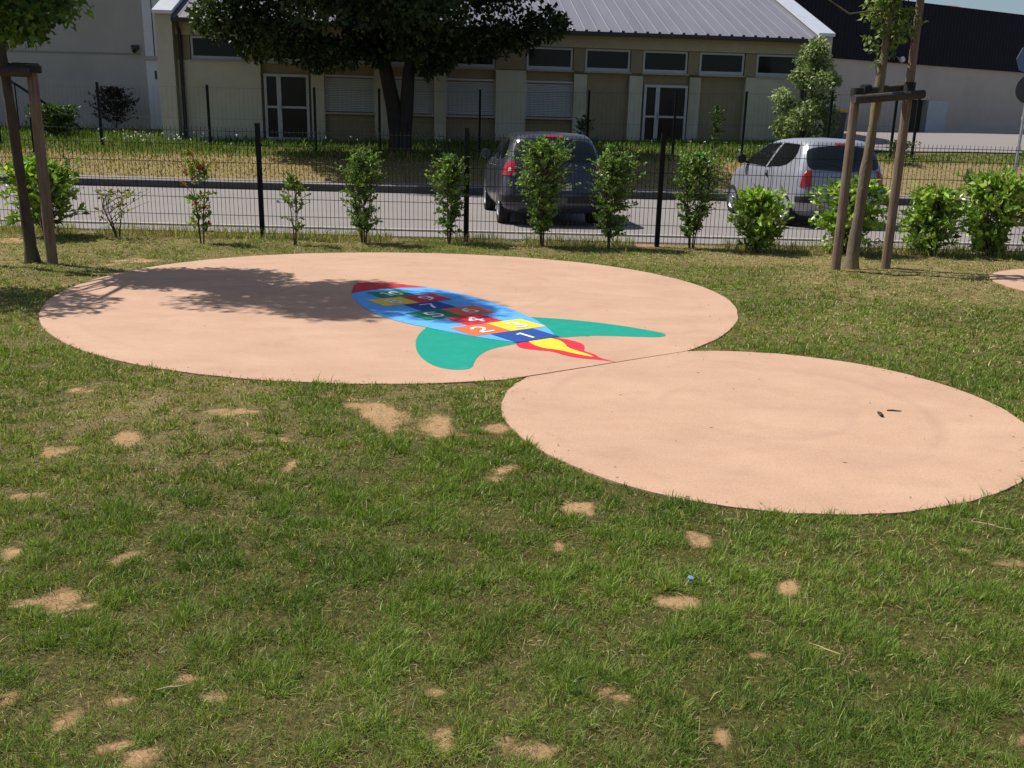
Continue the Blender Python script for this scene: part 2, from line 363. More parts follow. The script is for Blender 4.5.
# ------------------------------------------------------------------ rubber-smooth pink pads with the painted rocket
def pad_material(name, rings, C):
    m, nt, b = mat_new(name)
    tc = N(nt, 'ShaderNodeTexCoord'); P = tc.outputs['Object']
    n1 = N(nt, 'ShaderNodeTexNoise', Scale=90.0, Detail=4.0, Roughness=.8); nt.links.new(P, n1.inputs['Vector'])
    mp = N(nt, 'ShaderNodeMapping'); mp.inputs['Scale'].default_value = (.9, 1.7, 1); mp.inputs['Rotation'].default_value = (0, 0, .25); nt.links.new(P, mp.inputs[0])
    n2 = N(nt, 'ShaderNodeTexNoise', Scale=1.3, Detail=6.0, Roughness=.62, Distortion=.1); nt.links.new(mp.outputs[0], n2.inputs['Vector'])
    n3 = N(nt, 'ShaderNodeTexNoise', Scale=4.0, Detail=6.0, Roughness=.72, Distortion=.3); nt.links.new(P, n3.inputs['Vector'])
    base = ramp(nt, n2.outputs[0], [(.28, (.445, .278, .188)), (.52, (.500, .318, .218)), (.78, (.550, .360, .252))])
    def mul(col, fac_out):
        mx = N(nt, 'ShaderNodeMix', data_type='RGBA', blend_type='MULTIPLY'); mx.inputs[0].default_value = 1
        nt.links.new(col, mx.inputs[6]); nt.links.new(fac_out, mx.inputs[7]); return mx.outputs[2]
    base = mul(base, ramp(nt, n1.outputs[0], [(.25, (.74, .73, .72)), (.60, (1, 1, 1))]))
    base = mul(base, ramp(nt, n3.outputs[0], [(.26, (.90, .885, .875)), (.48, (1, 1, 1))]))
    for (cx, cy, rr, wd, dk) in rings:                                  # trowel and tyre rings worn into the surface
        sv = N(nt, 'ShaderNodeVectorMath', operation='SUBTRACT'); nt.links.new(P, sv.inputs[0]); sv.inputs[1].default_value = (cx, cy, 0)
        fl = N(nt, 'ShaderNodeVectorMath', operation='MULTIPLY'); nt.links.new(sv.outputs[0], fl.inputs[0]); fl.inputs[1].default_value = (1, 1, 0)
        ln = N(nt, 'ShaderNodeVectorMath', operation='LENGTH'); nt.links.new(fl.outputs[0], ln.inputs[0])
        a1 = N(nt, 'ShaderNodeMath', operation='SUBTRACT'); nt.links.new(ln.outputs['Value'], a1.inputs[0]); a1.inputs[1].default_value = rr
        a2 = N(nt, 'ShaderNodeMath', operation='ABSOLUTE'); nt.links.new(a1.outputs[0], a2.inputs[0])
        a3 = N(nt, 'ShaderNodeMath', operation='DIVIDE'); nt.links.new(a2.outputs[0], a3.inputs[0]); a3.inputs[1].default_value = wd
        a4 = N(nt, 'ShaderNodeMath', operation='SUBTRACT', use_clamp=True); a4.inputs[0].default_value = 1; nt.links.new(a3.outputs[0], a4.inputs[1])
        n4 = N(nt, 'ShaderNodeTexNoise', Scale=1.3, Detail=2.0); nt.links.new(P, n4.inputs['Vector'])
        f4 = ramp(nt, n4.outputs[0], [(.45, (0,0,0)), (.6, (1,1,1))])
        a5 = N(nt, 'ShaderNodeMath', operation='MULTIPLY'); nt.links.new(a4.outputs[0], a5.inputs[0]); nt.links.new(f4, a5.inputs[1])
        a6 = N(nt, 'ShaderNodeMath', operation='MULTIPLY'); nt.links.new(a5.outputs[0], a6.inputs[0]); a6.inputs[1].default_value = dk
        mx = N(nt, 'ShaderNodeMix', data_type='RGBA'); nt.links.new(a6.outputs[0], mx.inputs[0]); nt.links.new(base, mx.inputs[6]); mx.inputs[7].default_value = (.25, .15, .11, 1); base = mx.outputs[2]
    nt.links.new(base, b.inputs['Base Color']); b.inputs['Roughness'].default_value = .8; b.inputs['Specular IOR Level'].default_value = .3
    bp = N(nt, 'ShaderNodeBump', Strength=.25, Distance=.006); nt.links.new(n1.outputs[0], bp.inputs['Height']); nt.links.new(bp.outputs[0], b.inputs['Normal'])
    return m

jd = (J2-J1)/np.hypot(*(J2-J1)); jn = np.array((jd[1], -jd[0]))           # jn points to the small pad
def pad_outline(C, F, sgn, n=240):
    th = np.linspace(0, 2*PI, n, endpoint=False); rr = (pad_r(F, th) if F else THD_R+0*th)+.022*(fbm(12*np.cos(th)+30, 12*np.sin(th)+30, 3)-.5); P = C+np.stack([np.cos(th), np.sin(th)], 1)*rr[:, None]
    if sgn:
        s = (P-J1)@jn*sgn; inside = s > .0007; out = []
        k0 = next(i for i in range(n) if inside[i] and not inside[i-1])
        for j in range(n):
            i = (k0+j) % n
            if inside[i]: out.append(P[i])
        P = np.array(out)
    return P
PAD_T = .010
def make_pad(P, C, mat, label):
    P = P-C; b = MB(); n = len(P)
    nr = 5                                                              # a rounded rim, then the side down into the soil
    ring = [(0.0, -.06), (0.0, PAD_T-.0015), (.0008, PAD_T-.0004), (.002, PAD_T)]
    nrm = np.roll(P, -1, 0)-np.roll(P, 1, 0); nrm = np.stack([nrm[:, 1], -nrm[:, 0]], 1); nrm /= np.linalg.norm(nrm, axis=1)[:, None]
    vs = []; fs = []
    for (ins, z) in ring:
        q = P-nrm*ins; vs += [(x, y, z) for x, y in q]
    for k in range(len(ring)-1):
        for i in range(n): fs.append((k*n+i, k*n+(i+1) % n, (k+1)*n+(i+1) % n, (k+1)*n+i))
    fs.append(tuple((len(ring)-1)*n+i for i in range(n)))
    b.add(vs, fs)
    o = b.build('play_pad', mat, loc=(C[0], C[1], 0))
    return tag(o, label, 'play pad', 'pink play pads set into the lawn')
M_pad1 = pad_material('pink pad large', [(-1.5, -.35, .62, .03, .5), (-1.75, -.3, .9, .03, .4), (-.4, .6, 1.9, .05, .18), (0, 0, 2.86, .05, .12)], BIG_C)
M_pad2 = pad_material('pink pad small', [(-.1, .05, 1.12, .06, .22), (0, 0, .55, .05, .16)], SML_C)
big = make_pad(pad_outline(BIG_C, BIG_F, -1), BIG_C, M_pad1, 'large round pink pad with a colourful painted rocket on it')
sml = make_pad(pad_outline(SML_C, SML_F, 1), SML_C, M_pad2, 'smaller plain pink pad joined to the one with the rocket')
thd = make_pad(pad_outline(THD_C, None, 0, 96), THD_C, M_pad2, 'pink pad cut off by the picture edge beside the staked slim tree')

# rocket: local frame a = towards the nose, b = left fin side, metres, origin in cell 1
RO = np.array((0.09, 7.164))-BIG_C; RA = np.array((-.6024, .7982)); RB = np.array((-.7982, -.6024))
CA, CB = .353, .361
rz = math.atan2(RA[1], RA[0])
def paint(name, col):
    """floor paint: slightly uneven coat, rubbed through to the pink in fine flecks"""
    m, nt, b = mat_new(name); tc = N(nt, 'ShaderNodeTexCoord'); P = tc.outputs['Object']
    n1 = N(nt, 'ShaderNodeTexNoise', Scale=9.0, Detail=5.0, Roughness=.65); nt.links.new(P, n1.inputs['Vector'])
    n2 = N(nt, 'ShaderNodeTexNoise', Scale=75.0, Detail=5.0, Roughness=.75); nt.links.new(P, n2.inputs['Vector'])
    base = ramp(nt, n1.outputs[0], [(.3, tuple(x*.86+.008 for x in col)), (.55, col), (.75, tuple(x*.95+.03 for x in col))])
    f = ramp(nt, n2.outputs[0], [(.66, (0, 0, 0)), (.78, (.6, .6, .6))])
    mx = N(nt, 'ShaderNodeMix', data_type='RGBA'); nt.links.new(f, mx.inputs[0]); nt.links.new(base, mx.inputs[6]); mx.inputs[7].default_value = (.52, .335, .24, 1)
    nt.links.new(mx.outputs[2], b.inputs['Base Color']); b.inputs['Roughness'].default_value = .65; b.inputs['Specular IOR Level'].default_value = .3
    bp = N(nt, 'ShaderNodeBump', Strength=.25, Distance=.006); nt.links.new(n2.outputs[0], bp.inputs['Height']); nt.links.new(bp.outputs[0], b.inputs['Normal'])
    return m
P_blue = paint('paint sky blue', (.10, .37, .80)); P_green = paint('paint teal green', (.0, .27, .195)); P_red = paint('paint red', (.62, .02, .045))
P_yel = paint('paint yellow', (.80, .56, .04)); P_org = paint('paint orange', (.78, .14, .04)); P_navy = paint('paint navy', (.015, .06, .28))
P_dgreen = paint('paint dark green', (.0, .20, .11)); P_nose = paint('paint nose red', (.55, .02, .03)); P_white = paint('paint white', (.78, .78, .76))
def smooth_poly(pts, it=2, keep=()):
    """corner cutting; points in keep stay sharp"""
    pts = [tuple(map(float, q)) for q in pts]; keep = {tuple(map(float, q)) for q in keep}
    for _ in range(it):
        out = []; n = len(pts)
        for i, q in enumerate(pts):
            if q in keep: out.append(q); continue
            for o in (pts[i-1], pts[(i+1) % n]): out.append((.75*q[0]+.25*o[0], .75*q[1]+.25*o[1]))
        pts = out
    return pts
def painted(name, pts, z, mat, parent, it=2, keep=(), local=True):
    """flat painted patch of real paint thickness; pts in rocket (a, b) metres"""
    if it: pts = smooth_poly(pts, it, keep)
    P = [tuple(RO+RA*a+RB*b_) for a, b_ in pts]
    b = MB(); b.add([(x, y, z) for x, y in P], [tuple(range(len(P)))])
    o = b.build(name, mat, parent)
    return o
Z0 = PAD_T+.0015
painted('rocket_fin', [(.66,.50),(.42,.735),(.12,.93),(-.16,1.06),(-.40,1.115),(-.55,1.095),(-.63,1.01),(-.62,.92),(-.47,.80),(-.33,.66),(-.22,.47),(-.19,.20),(.08,.30),(.42,.40)], Z0, P_green, big, 2, ((-.19,.20),(.66,.50)))
painted('rocket_fin', [(-.19,-.17),(.17,-.30),(.57,-.50),(.37,-.68),(.15,-.82),(-.08,-.93),(-.32,-1.0),(-.50,-1.04),(-.58,-.99),(-.60,-.90),(-.51,-.77),(-.40,-.64),(-.29,-.50),(-.23,-.33)], Z0, P_green, big, 2, ((-.19,-.17),(.57,-.50)))
fl = painted('rocket_flame', [(-.181,.21),(-.22,.25),(-.33,.29),(-.44,.22),(-.53,.145),(-.68,.15),(-.81,.10),(-.90,.02),(-1.02,-.045),(-.86,-.02),(-.77,-.065),(-.64,-.06),(-.57,-.13),(-.47,-.21),(-.32,-.22),(-.181,-.17)], Z0, P_red, big, 1, ((-.181,.21),(-.181,-.17),(-1.02,-.045)))
painted('flame_core', [(-.181,.10),(-.28,.14),(-.42,.145),(-.53,.075),(-.68,.055),(-.84,.0),(-.74,-.02),(-.62,-.02),(-.49,-.03),(-.39,-.09),(-.28,-.13),(-.181,-.12)], Z0+.002, P_yel, fl, 1, ((-.181,.10),(-.181,-.12)))
left = [(-.178,.195),(.08,.33),(.41,.44),(.68,.51),(.92,.575),(1.24,.60),(1.67,.545),(2.11,.41),(2.38,.29),(2.6,.16),(2.78,.045)]
right = [(2.86,-.06),(2.80,-.18),(2.61,-.35),(2.29,-.51),(2.0,-.585),(1.7,-.612),(1.42,-.615),(.95,-.565),(.53,-.49),(.17,-.36),(-.178,-.18)]
painted('rocket_body', left+right, Z0+.002, P_blue, big, 2, (left[0], right[-1]))
nose = [(2.34,.31),(2.6,.16),(2.78,.045),(2.86,-.06),(2.80,-.18),(2.61,-.35),(2.27,-.515),(2.38,-.28),(2.43,-.10),(2.40,.12)]
painted('rocket_nose', nose, Z0+.004, P_nose, big, 2, (nose[0], nose[6]))
# number squares, each with its digit as a sub-part (stroke lettering, painted by hand)
STROKES = {
 '1': [[(-.16,.26),(.02,.42),(.02,-.42)]],
 '2': [[(-.24,.22),(-.18,.36),(0,.43),(.18,.36),(.24,.2),(.16,.02),(-.05,-.18),(-.25,-.41),(.27,-.41)]],
 '3': [[(-.22,.34),(-.05,.43),(.14,.38),(.2,.22),(.1,.06),(-.05,.02),(.12,-.03),(.23,-.2),(.14,-.38),(-.05,-.43),(-.25,-.34)]],
 '4': [[(.12,-.43),(.12,.43)],[(.10,.42),(-.28,-.12)],[(-.29,-.12),(.3,-.12)]],
 '5': [[(.22,.42),(-.18,.42),(-.22,.04),(0,.1),(.2,.0),(.25,-.18),(.16,-.36),(-.04,-.43),(-.25,-.34)]],
 '6': [[(.16,.42),(-.06,.3),(-.2,.06),(-.23,-.2),(-.12,-.39),(.06,-.42),(.22,-.3),(.24,-.12),(.12,.03),(-.06,.03),(-.21,-.12)]],
 '7': [[(-.25,.41),(.26,.41),(.06,-.02),(-.06,-.43)]],
 '8': [[(0,.03),(-.18,.14),(-.17,.35),(0,.43),(.17,.35),(.18,.14),(0,.03),(-.22,-.12),(-.2,-.34),(0,-.43),(.2,-.34),(.22,-.12),(0,.03)]],
 '9': [[(.21,.1),(.08,-.03),(-.1,-.02),(-.23,.14),(-.2,.33),(-.02,.43),(.16,.38),(.23,.18),(.2,-.1),(.06,-.32),(-.14,-.43)]],
 '10': [[(-.38,.26),(-.22,.42),(-.22,-.42)],[(.2,.43),(.04,.3),(0,0),(.04,-.3),(.2,-.43),(.36,-.3),(.4,0),(.36,.3),(.2,.43)]]}
def digit_mesh(txt, size, wid, zz, a0, b0):
    """each stroke a ribbon of paint; right of the digit = -b"""
    b = MB(); k = 0
    for st in STROKES[txt]:
        pts = [np.array(p, float) for p in st]
        if txt not in '147' :                                           # round the curves
            fine = []
            for i in range(len(pts)-1):
                p0 = pts[max(i-1, 0)]; p1 = pts[i]; p2 = pts[i+1]; p3 = pts[min(i+2, len(pts)-1)]
                for t in np.linspace(0, 1, 5)[:-1]:
                    fine.append(.5*((2*p1)+(-p0+p2)*t+(2*p0-5*p1+4*p2-p3)*t*t+(-p0+3*p1-3*p2+p3)*t**3))
            fine.append(pts[-1]); pts = fine
        W = [(-p[0]*size, p[1]*size) for p in pts]                       # (b, a)
        L = []; Rr = []
        for i in range(len(W)):
            p = np.array(W[i]); t = np.array(W[min(i+1, len(W)-1)])-np.array(W[max(i-1, 0)]); t /= np.linalg.norm(t)+1e-9; nn = np.array((-t[1], t[0]))
            ext = t*wid*.35*(-1 if i == 0 else 1 if i == len(W)-1 else 0)
            L.append(p+nn*wid/2+ext); Rr.append(p-nn*wid/2+ext)
        vs = []
        for qi, q in enumerate(L+Rr):
            xy = RO+RA*(a0+q[1])+RB*(b0+q[0]); vs.append((xy[0], xy[1], zz+k*.0006+(qi % len(L))*.00005))
        n = len(W); b.add(vs, [(i, i+1, n+i+1, n+i) for i in range(n-1)]); k += 1
    return b
cells = [('1', 0, 0, P_navy, 'navy'), ('2', 1, .5, P_org, 'orange'), ('3', 1, -.5, P_yel, 'yellow'), ('4', 2, 0, P_red, 'red'), ('5', 3, .5, P_dgreen, 'green'), ('6', 3, -.5, P_org, 'orange'),
         ('7', 4, 0, P_navy, 'navy'), ('8', 5, .5, P_yel, 'yellow'), ('9', 5, -.5, P_red, 'red'), ('10', 6, 0, P_dgreen, 'green')]
for txt, i, j, m, cn in cells:
    a0, b0 = i*CA, j*CB; ha, hb = CA/2-.001, CB/2-.001
    if txt == '1': hb = .21
    s = painted('number_square', [(a0-ha, b0-hb), (a0-ha, b0+hb), (a0+ha, b0+hb), (a0+ha, b0-hb)], Z0+.0045, m, big, 0)
    s['label'] = f'{cn} square painted with a white {txt}'
    digit_mesh(txt, .215, .030, Z0+.0065, a0-.012, b0).build('digit', P_white, s)

# ------------------------------------------------------------------ foliage tools
def unit(v): return v/np.maximum(np.linalg.norm(v, axis=-1, keepdims=True), 1e-9)
def leaf_cloud(P, D, L, Wd, col, fold=.25, curl=.12):
    """one folded leaf per row: base P, direction D, length L, width Wd -> V, F(tri), C"""
    n = len(P); D = unit(D); rnd = RNG.normal(size=(n, 3)); rnd[:, 2] += .6
    S = unit(np.cross(D, rnd)); U = unit(np.cross(S, D)); L = L[:, None]; Wd = Wd[:, None]
    m = P+D*L*.48+U*L*curl*.6; tip = P+D*L
    l = m+S*Wd*.5+U*Wd*fold; r = m-S*Wd*.5+U*Wd*fold
    V = np.stack([P, l, tip, r, m], 1).reshape(-1, 3)
    b = (np.arange(n)*5)[:, None]
    Fq = np.concatenate([b+np.array([[0, 4, 1]]), b+np.array([[4, 2, 1]]), b+np.array([[0, 3, 4]]), b+np.array([[4, 3, 2]])], 0)
    return V, Fq, np.repeat(col, 5, 0)

DENS = 1.8
def shrub(name, label, loc, h, prof, n_twig, per, leaf, mat, cols, stems=4, group=None, cat='shrub', leafw=.62, bare=.1, up=.7, lean=(0, 0), stem_r=.011, spread=.06):
    """prof(t) -> crown radius at height t*h; twigs leave the stems, leaves sit along the twigs"""
    root = thing(name, label, cat, loc, 0, group)
    mb = MB(); Sx = []
    for k in range(stems):
        a = RNG.uniform(0, 2*PI); q = RNG.uniform(.3, 1)
        pts = []
        for t in np.linspace(0, 1, 7):
            rr = (spread*q*.5+prof(min(t, .97))*.45*q*min(1, t*1.3))
            hh = h*(.97-.25*RNG.random()*(k > 0)) if t == 1 else h*t*.93
            pts.append((math.cos(a+.5*t)*rr+lean[0]*t, math.sin(a+.5*t)*rr+lean[1]*t, -.03+hh*t if False else max(-.03, hh) if t else -.03))
        Sx.append(np.array(pts)); mb.tube(pts, np.linspace(stem_r, stem_r*.3, 7).tolist(), 5)
    P = []; D = []; C = []; Ls = []
    cols = [np.array(c) for c in cols]
    for i in range(int(n_twig*(DENS if n_twig > 60 else 1.25))):
        s = Sx[RNG.integers(len(Sx))]; t = bare+(1-bare)*RNG.random()**.85
        j = min(int(t*6), 5); f = t*6-j; p0 = s[j]*(1-f)+s[j+1]*f
        a = RNG.uniform(0, 2*PI); tgt = prof(t)*RNG.uniform(.45, 1.18)
        out = np.array([math.cos(a)*tgt+lean[0]*t, math.sin(a)*tgt+lean[1]*t, min(h*1.02, p0[2]+up*tgt*RNG.uniform(.3, 1.3))])
        if out[2] < .05: out[2] = .05+.05*RNG.random()
        mid = (p0+out)/2+np.array([0, 0, .03]); mb.tube([p0, mid, out], [.0045, .0035, .0018], 4, caps=False)
        cb = cols[RNG.integers(len(cols))]*RNG.uniform(.75, 1.25)
        n = max(3, int(per*RNG.uniform(.6, 1.4)))
        u = RNG.uniform(.25, 1.02, n)[:, None]
        base = np.where(u < .5, p0+(mid-p0)*u*2, mid+(out-mid)*(u*2-1))
        dd = unit((out-p0)[None])*.8+RNG.normal(size=(n, 3))*.75+np.array([0, 0, .25])
        P.append(base); D.append(dd); C.append(cb*RNG.uniform(.75, 1.3, (n, 1))*RNG.uniform(.92, 1.08, (n, 3))); Ls.append(leaf*RNG.uniform(.6, 1.2, n))
    mb.build('stem', M_stem, root, smooth=True)
    P = np.concatenate(P); D = np.concatenate(D); C = np.concatenate(C); Ls = np.concatenate(Ls)
    V, Fq, Cc = leaf_cloud(P, D, Ls, Ls*leafw, C)
    np_mesh('foliage', V, Fq, mat, Cc, root)
    return root

def crown_leaves(name, parent, clumps, per, leaf, col_lo, col_hi, mat, leafw=.6, flat=1.0):
    """clumps: (x, y, z, r) local"""
    P = []; D = []; C = []; Ls = []
    lo = np.array(col_lo); hi = np.array(col_hi)
    for (x, y, z, r) in clumps:
        n = max(4, int(per*(r/.5)**1.6)); d = unit(RNG.normal(size=(n, 3))); q = RNG.random(n)[:, None]**.45
        pos = np.array([x, y, z])+d*q*r*np.array([1, 1, .8*flat])
        cb = lo+(hi-lo)*RNG.random()
        P.append(pos); D.append(d*.7+RNG.normal(size=(n, 3))*.7+np.array([0, 0, -.25]))
        C.append(cb*RNG.uniform(.65, 1.35, (n, 1))); Ls.append(leaf*RNG.uniform(.6, 1.25, n))
    P = np.concatenate(P); D = np.concatenate(D); C = np.concatenate(C); Ls = np.concatenate(Ls)
    V, Fq, Cc = leaf_cloud(P, D, Ls, Ls*leafw, C)
    return np_mesh(name, V, Fq, mat, Cc, parent)

# ------------------------------------------------------------------ shrubs planted along the near fence
GR = 'shrubs planted along the mesh fence'
def bell(pts):
    xs = [p[0] for p in pts]; ys = [p[1] for p in pts]
    return lambda t: float(np.interp(t, xs, ys))
col_prof = lambda w0, w1: bell([(0, w0*.8), (.18, w0*1.25), (.5, w1*1.2), (.72, w1*1.3), (.88, w1*.95), (1, w1*.35)])
dome = lambda w: bell([(0, w*.85), (.2, w*1.05), (.5, w*1.1), (.75, w*.95), (.92, w*.6), (1, w*.25)])
dome2 = lambda w: bell([(0, w*.30), (.2, w*.72), (.5, w*1.12), (.78, w*.98), (.92, w*.6), (1, w*.25)])
priv = [(.12, .215, .042), (.165, .28, .055), (.085, .155, .033), (.22, .32, .09)]
laur = [(.20, .33, .045), (.28, .42, .065), (.13, .23, .035), (.36, .46, .13)]
shrub('column_shrub', 'leafy column shrub at the fence just right of the thin sparse shrub', (-2.08, 12.80, 0), 1.22, col_prof(.15, .25), 125, 13, .052, M_leaf, priv, group=GR)
shrub('column_shrub', 'slim green column shrub right beside the middle fence post', (-.93, 13.00, 0), 1.22, col_prof(.15, .23), 125, 13, .050, M_leaf, priv, group=GR)
shrub('column_shrub', 'tall wide green shrub in front of the dark car tailgate', (.37, 12.95, 0), 1.42, col_prof(.13, .345), 190, 13, .056, M_leaf, priv, group=GR, lean=(-.02, 0))
shrub('column_shrub', 'green column shrub over the right tail lamp of the dark car', (1.31, 12.95, 0), 1.36, col_prof(.18, .285), 160, 13, .054, M_leaf, priv, group=GR, lean=(.02, 0))
shrub('column_shrub', 'green column shrub between a fence post and the silver car', (2.46, 13.05, 0), 1.28, col_prof(.13, .29), 140, 12, .054, M_leaf, priv, group=GR)
shrub('laurel_shrub', 'low round glossy laurel below the silver car door', (3.34, 13.00, 0), .84, dome(.365), 105, 9, .115, M_laurel, laur, 6, GR, leafw=.50, bare=.0, up=.45)
shrub('laurel_shrub', 'glossy laurel behind the staked slim tree and the silver car tailgate', (4.60, 13.00, 0), 1.02, dome(.46), 105, 9, .118, M_laurel, laur, 6, GR, leafw=.50, bare=.0, up=.45)
shrub('laurel_shrub', 'upright glossy laurel just right of the tall stake', (5.75, 13.05, 0), .90, dome(.38), 100, 9, .12, M_laurel, laur, 6, GR, leafw=.50, bare=.0, up=.45)
shrub('laurel_shrub', 'big spreading glossy laurel left of the sign pole', (6.62, 13.10, 0), 1.14, dome2(.50), 135, 9, .125, M_laurel, laur, 7, GR, leafw=.50, bare=.0, up=.45)
shrub('laurel_shrub', 'tallest laurel, cut off by the right picture edge', (7.42, 13.10, 0), 1.52, dome2(.50), 150, 9, .125, M_laurel, laur, 7, GR, leafw=.50, bare=.0, up=.45)
shrub('laurel_shrub', 'bright glossy laurel behind the stakes of the leafy tree at left', (-6.42, 12.75, 0), 1.00, dome(.47), 120, 9, .115, M_laurel, laur, 7, GR, leafw=.52)
red = [(.20, .26, .05), (.32, .32, .07), (.26, .20, .06), (.16, .23, .05), (.30, .33, .08)]
shrub('sparse_shrub', 'low sprawling half bare shrub with yellow and reddish leaves', (-5.38, 12.62, 0), .62, bell([(0, .12), (.3, .42), (.7, .46), (1, .3)]), 17, 8, .06, M_leaf, red, 4, GR, up=.9, lean=(-.05, 0))
shrub('sparse_shrub', 'tall thin shrub with yellow green leaves and red tips', (-4.16, 12.38, 0), 1.16, bell([(0, .17), (.15, .17), (.3, .10), (.6, .23), (.8, .22), (1, .08)]), 56, 8, .066, M_leaf, [(.26, .33, .06), (.19, .28, .05), (.33, .37, .10), (.15, .25, .05), (.24, .30, .06), (.28, .12, .05)], 3, GR, bare=.08)
shrub('sparse_shrub', 'thin straggly green shrub right of the left fence post', (-2.94, 12.42, 0), .92, bell([(0, .14), (.25, .15), (.5, .19), (.75, .22), (1, .06)]), 38, 8, .058, M_leaf, [(.11, .19, .035), (.15, .23, .04), (.20, .24, .04)], 3, GR, bare=.05)

# ------------------------------------------------------------------ staked young trees
def limb_set(mb, base, top, r0, n, reach, zlo, shape=None):
    """leading stem and side limbs, returns limb tips"""
    pts = [np.array(base)+(np.array(top)-np.array(base))*t+np.array([.03*math.sin(5*t), .03*math.cos(4*t), 0])*t for t in np.linspace(0, 1, 9)]
    fine = [np.array([np.interp(t, np.linspace(0, 1, 9), [q[c] for q in pts]) for c in range(3)]) for t in np.linspace(0, 1, 33)]
    mb.tube(fine, [(r0*(1-.75*t))*(1+.10*math.sin(37*t)+.07*math.sin(91*t+1))*(1+.5*max(0, .03-t)/.03) for t in np.linspace(0, 1, 33)], 11); tips = []
    for i in range(n):
        t = zlo+(1-zlo)*(i+.5)/n; j = min(int(t*8), 7); p = pts[j]+(pts[j+1]-pts[j])*(t*8-j)
        a = i*2.4+RNG.uniform(-.4, .4); rr = reach*(shape(t) if shape else 1.1-.6*t)*RNG.uniform(.6, 1.1)
        e = p+np.array([math.cos(a)*rr, math.sin(a)*rr, rr*RNG.uniform(.25, .8)])
        mb.tube([p, (p+e)/2+np.array([0, 0, .06]), e], [r0*.35, r0*.22, r0*.1], 5); tips.append((p, e))
    return tips

SG = 'wooden stakes of the young trees'
def stake(label, x, y, h, r, lean=(0, 0)):
    b = MB(); pts = [(lean[0]*t, lean[1]*t, -.2+(h+.2)*t) for t in np.linspace(0, 1, 6)]
    b.tube(pts, [r*1.02, r, r*1.0, r*.97, r*(.93 if h < 3 else .84), r*(.90 if h < 3 else .78)], 14)
    o = b.build('tree_stake', M_stake, smooth=True, loc=(x, y, 0)); return tag(o, label, 'tree stake', SG)
def crossbar(label, p, q, r, group='crossbars of the tree stakes'):
    p = Vector(p); q = Vector(q); b = MB(); b.tube([(0, 0, 0), (q-p)*.5, q-p], r, 12)
    o = b.build('crossbar', M_beam, smooth=True, loc=p); tag(o, label, 'crossbar', group)
    return o

# leafy tree at the left edge
tr = thing('young_tree', 'leafy young tree between stakes at the left picture edge', 'tree', (-5.42, 10.41, 0))
mb = MB(); tips = limb_set(mb, (0, 0, -.05), (-.05, -.40, 7.15), .062, 20, 1.0, .34, bell([(.34, .22), (.48, .5), (.62, .95), (.8, .9), (1, .35)]))
clumps = []
for p, e in tips:
    for k in range(3):
        q = p+(e-p)*(.55+.25*k); clumps.append((*(q+RNG.normal(size=3)*.10), RNG.uniform(.26, .42)))
for z in np.linspace(2.6, 7.2, 12): clumps.append((RNG.normal()*.15-.05, RNG.normal()*.15-.4*(z/7.5), z, .38))
clumps = [c for c in clumps if c[0] < .45 or c[2] > 3.9]
for (x, y, z, r_) in [(.42, .1, 2.72, .22), (.62, -.05, 2.62, .17), (.25, -.3, 2.55, .26), (.5, .3, 2.95, .28), (-.15, -.5, 2.75, .33), (.1, .2, 2.5, .22), (.30, .0, 2.48, .18), (.68, .2, 2.75, .14)]: clumps.append((x, y, z, r_))
low = [(-.75, -1.2, 3.05), (-1.1, -1.5, 3.15), (-.7, -1.65, 2.95), (-1.3, -1.2, 3.4), (-.45, -1.5, 3.2), (-1.0, -1.95, 2.9), (-.35, -1.85, 3.1)]  # unseen limbs added to throw the shadow patch at the left of the lawn
for q in low: mb.tube([(-.08, 0, 2.2), (q[0]*.5, q[1]*.5, 2.75), q], [.025, .018, .006], 5); clumps.append((q[0]-.18, q[1], q[2], .38))
mb.build('trunk', M_bark, tr, smooth=True)
crown_leaves('crown', tr, clumps, 400, .098, (.055, .115, .020), (.13, .23, .035), M_leaf)
stake('reddish stake on the right of the leafy tree trunk', -5.11, 10.23, 2.10, .058)
stake('stake cut off by the left picture edge beside the leafy tree', -5.86, 10.15, 2.10, .058)
crossbar('dark front crossbar tied between the stakes of the leafy tree', (-5.98, 10.06, 2.03), (-5.09, 10.145, 2.02), .05)
crossbar('rear crossbar behind the leafy tree trunk', (-5.96, 10.30, 2.09), (-5.09, 10.345, 2.075), .045)
b = MB()
for x in (-5.11,): b.disc((x, 10.24, 2.02), (.02, 0, 1), [(0, .088), (.001, .092), (.07, .092), (.071, .088), (.071, .06)], 18)
tag(b.build('tie_strap', M_strap, smooth=True), 'black rubber strap round the stake top by the leafy tree', 'tree tie', 'rubber ties on the stakes')

# slim tree at right
tr = thing('young_tree', 'slim young tree between two stakes near the silver car', 'tree', (4.17, 11.55, 0))
mb = MB(); tips = limb_set(mb, (0, 0, -.05), (.20, .06, 5.6), .075, 14, .32, .46)
clumps = []
for p, e in tips:
    for k in range(3):
        q = p+(e-p)*(.4+.35*k); clumps.append((*(q+RNG.normal(size=3)*.05), RNG.uniform(.11, .20)))
for z in np.linspace(2.75, 5.6, 14): clumps.append((.1+RNG.normal()*.07, RNG.normal()*.07, z, .14))
for (x, y, z, r_) in [(-.10, -.1, 2.66, .10), (.20, .05, 2.52, .08), (.0, 0, 2.42, .06), (.24, 0, 2.95, .14), (-.04, .1, 3.0, .15), (-.04, -.05, 2.56, .08), (.28, -.05, 2.72, .08)]:
    clumps.append((x, y, z, r_)); mb.tube([(.03, .01, z-.12), (x, y, z)], [.008, .003], 4)
mb.tube([(.02, 0, 3.0), (-.35, .05, 2.95), (-.85, .1, 3.25), (-1.2, .1, 3.7)], [.012, .009, .006, .003], 5)   # long bare twig
mb.build('trunk', M_youngbark, tr, smooth=True)
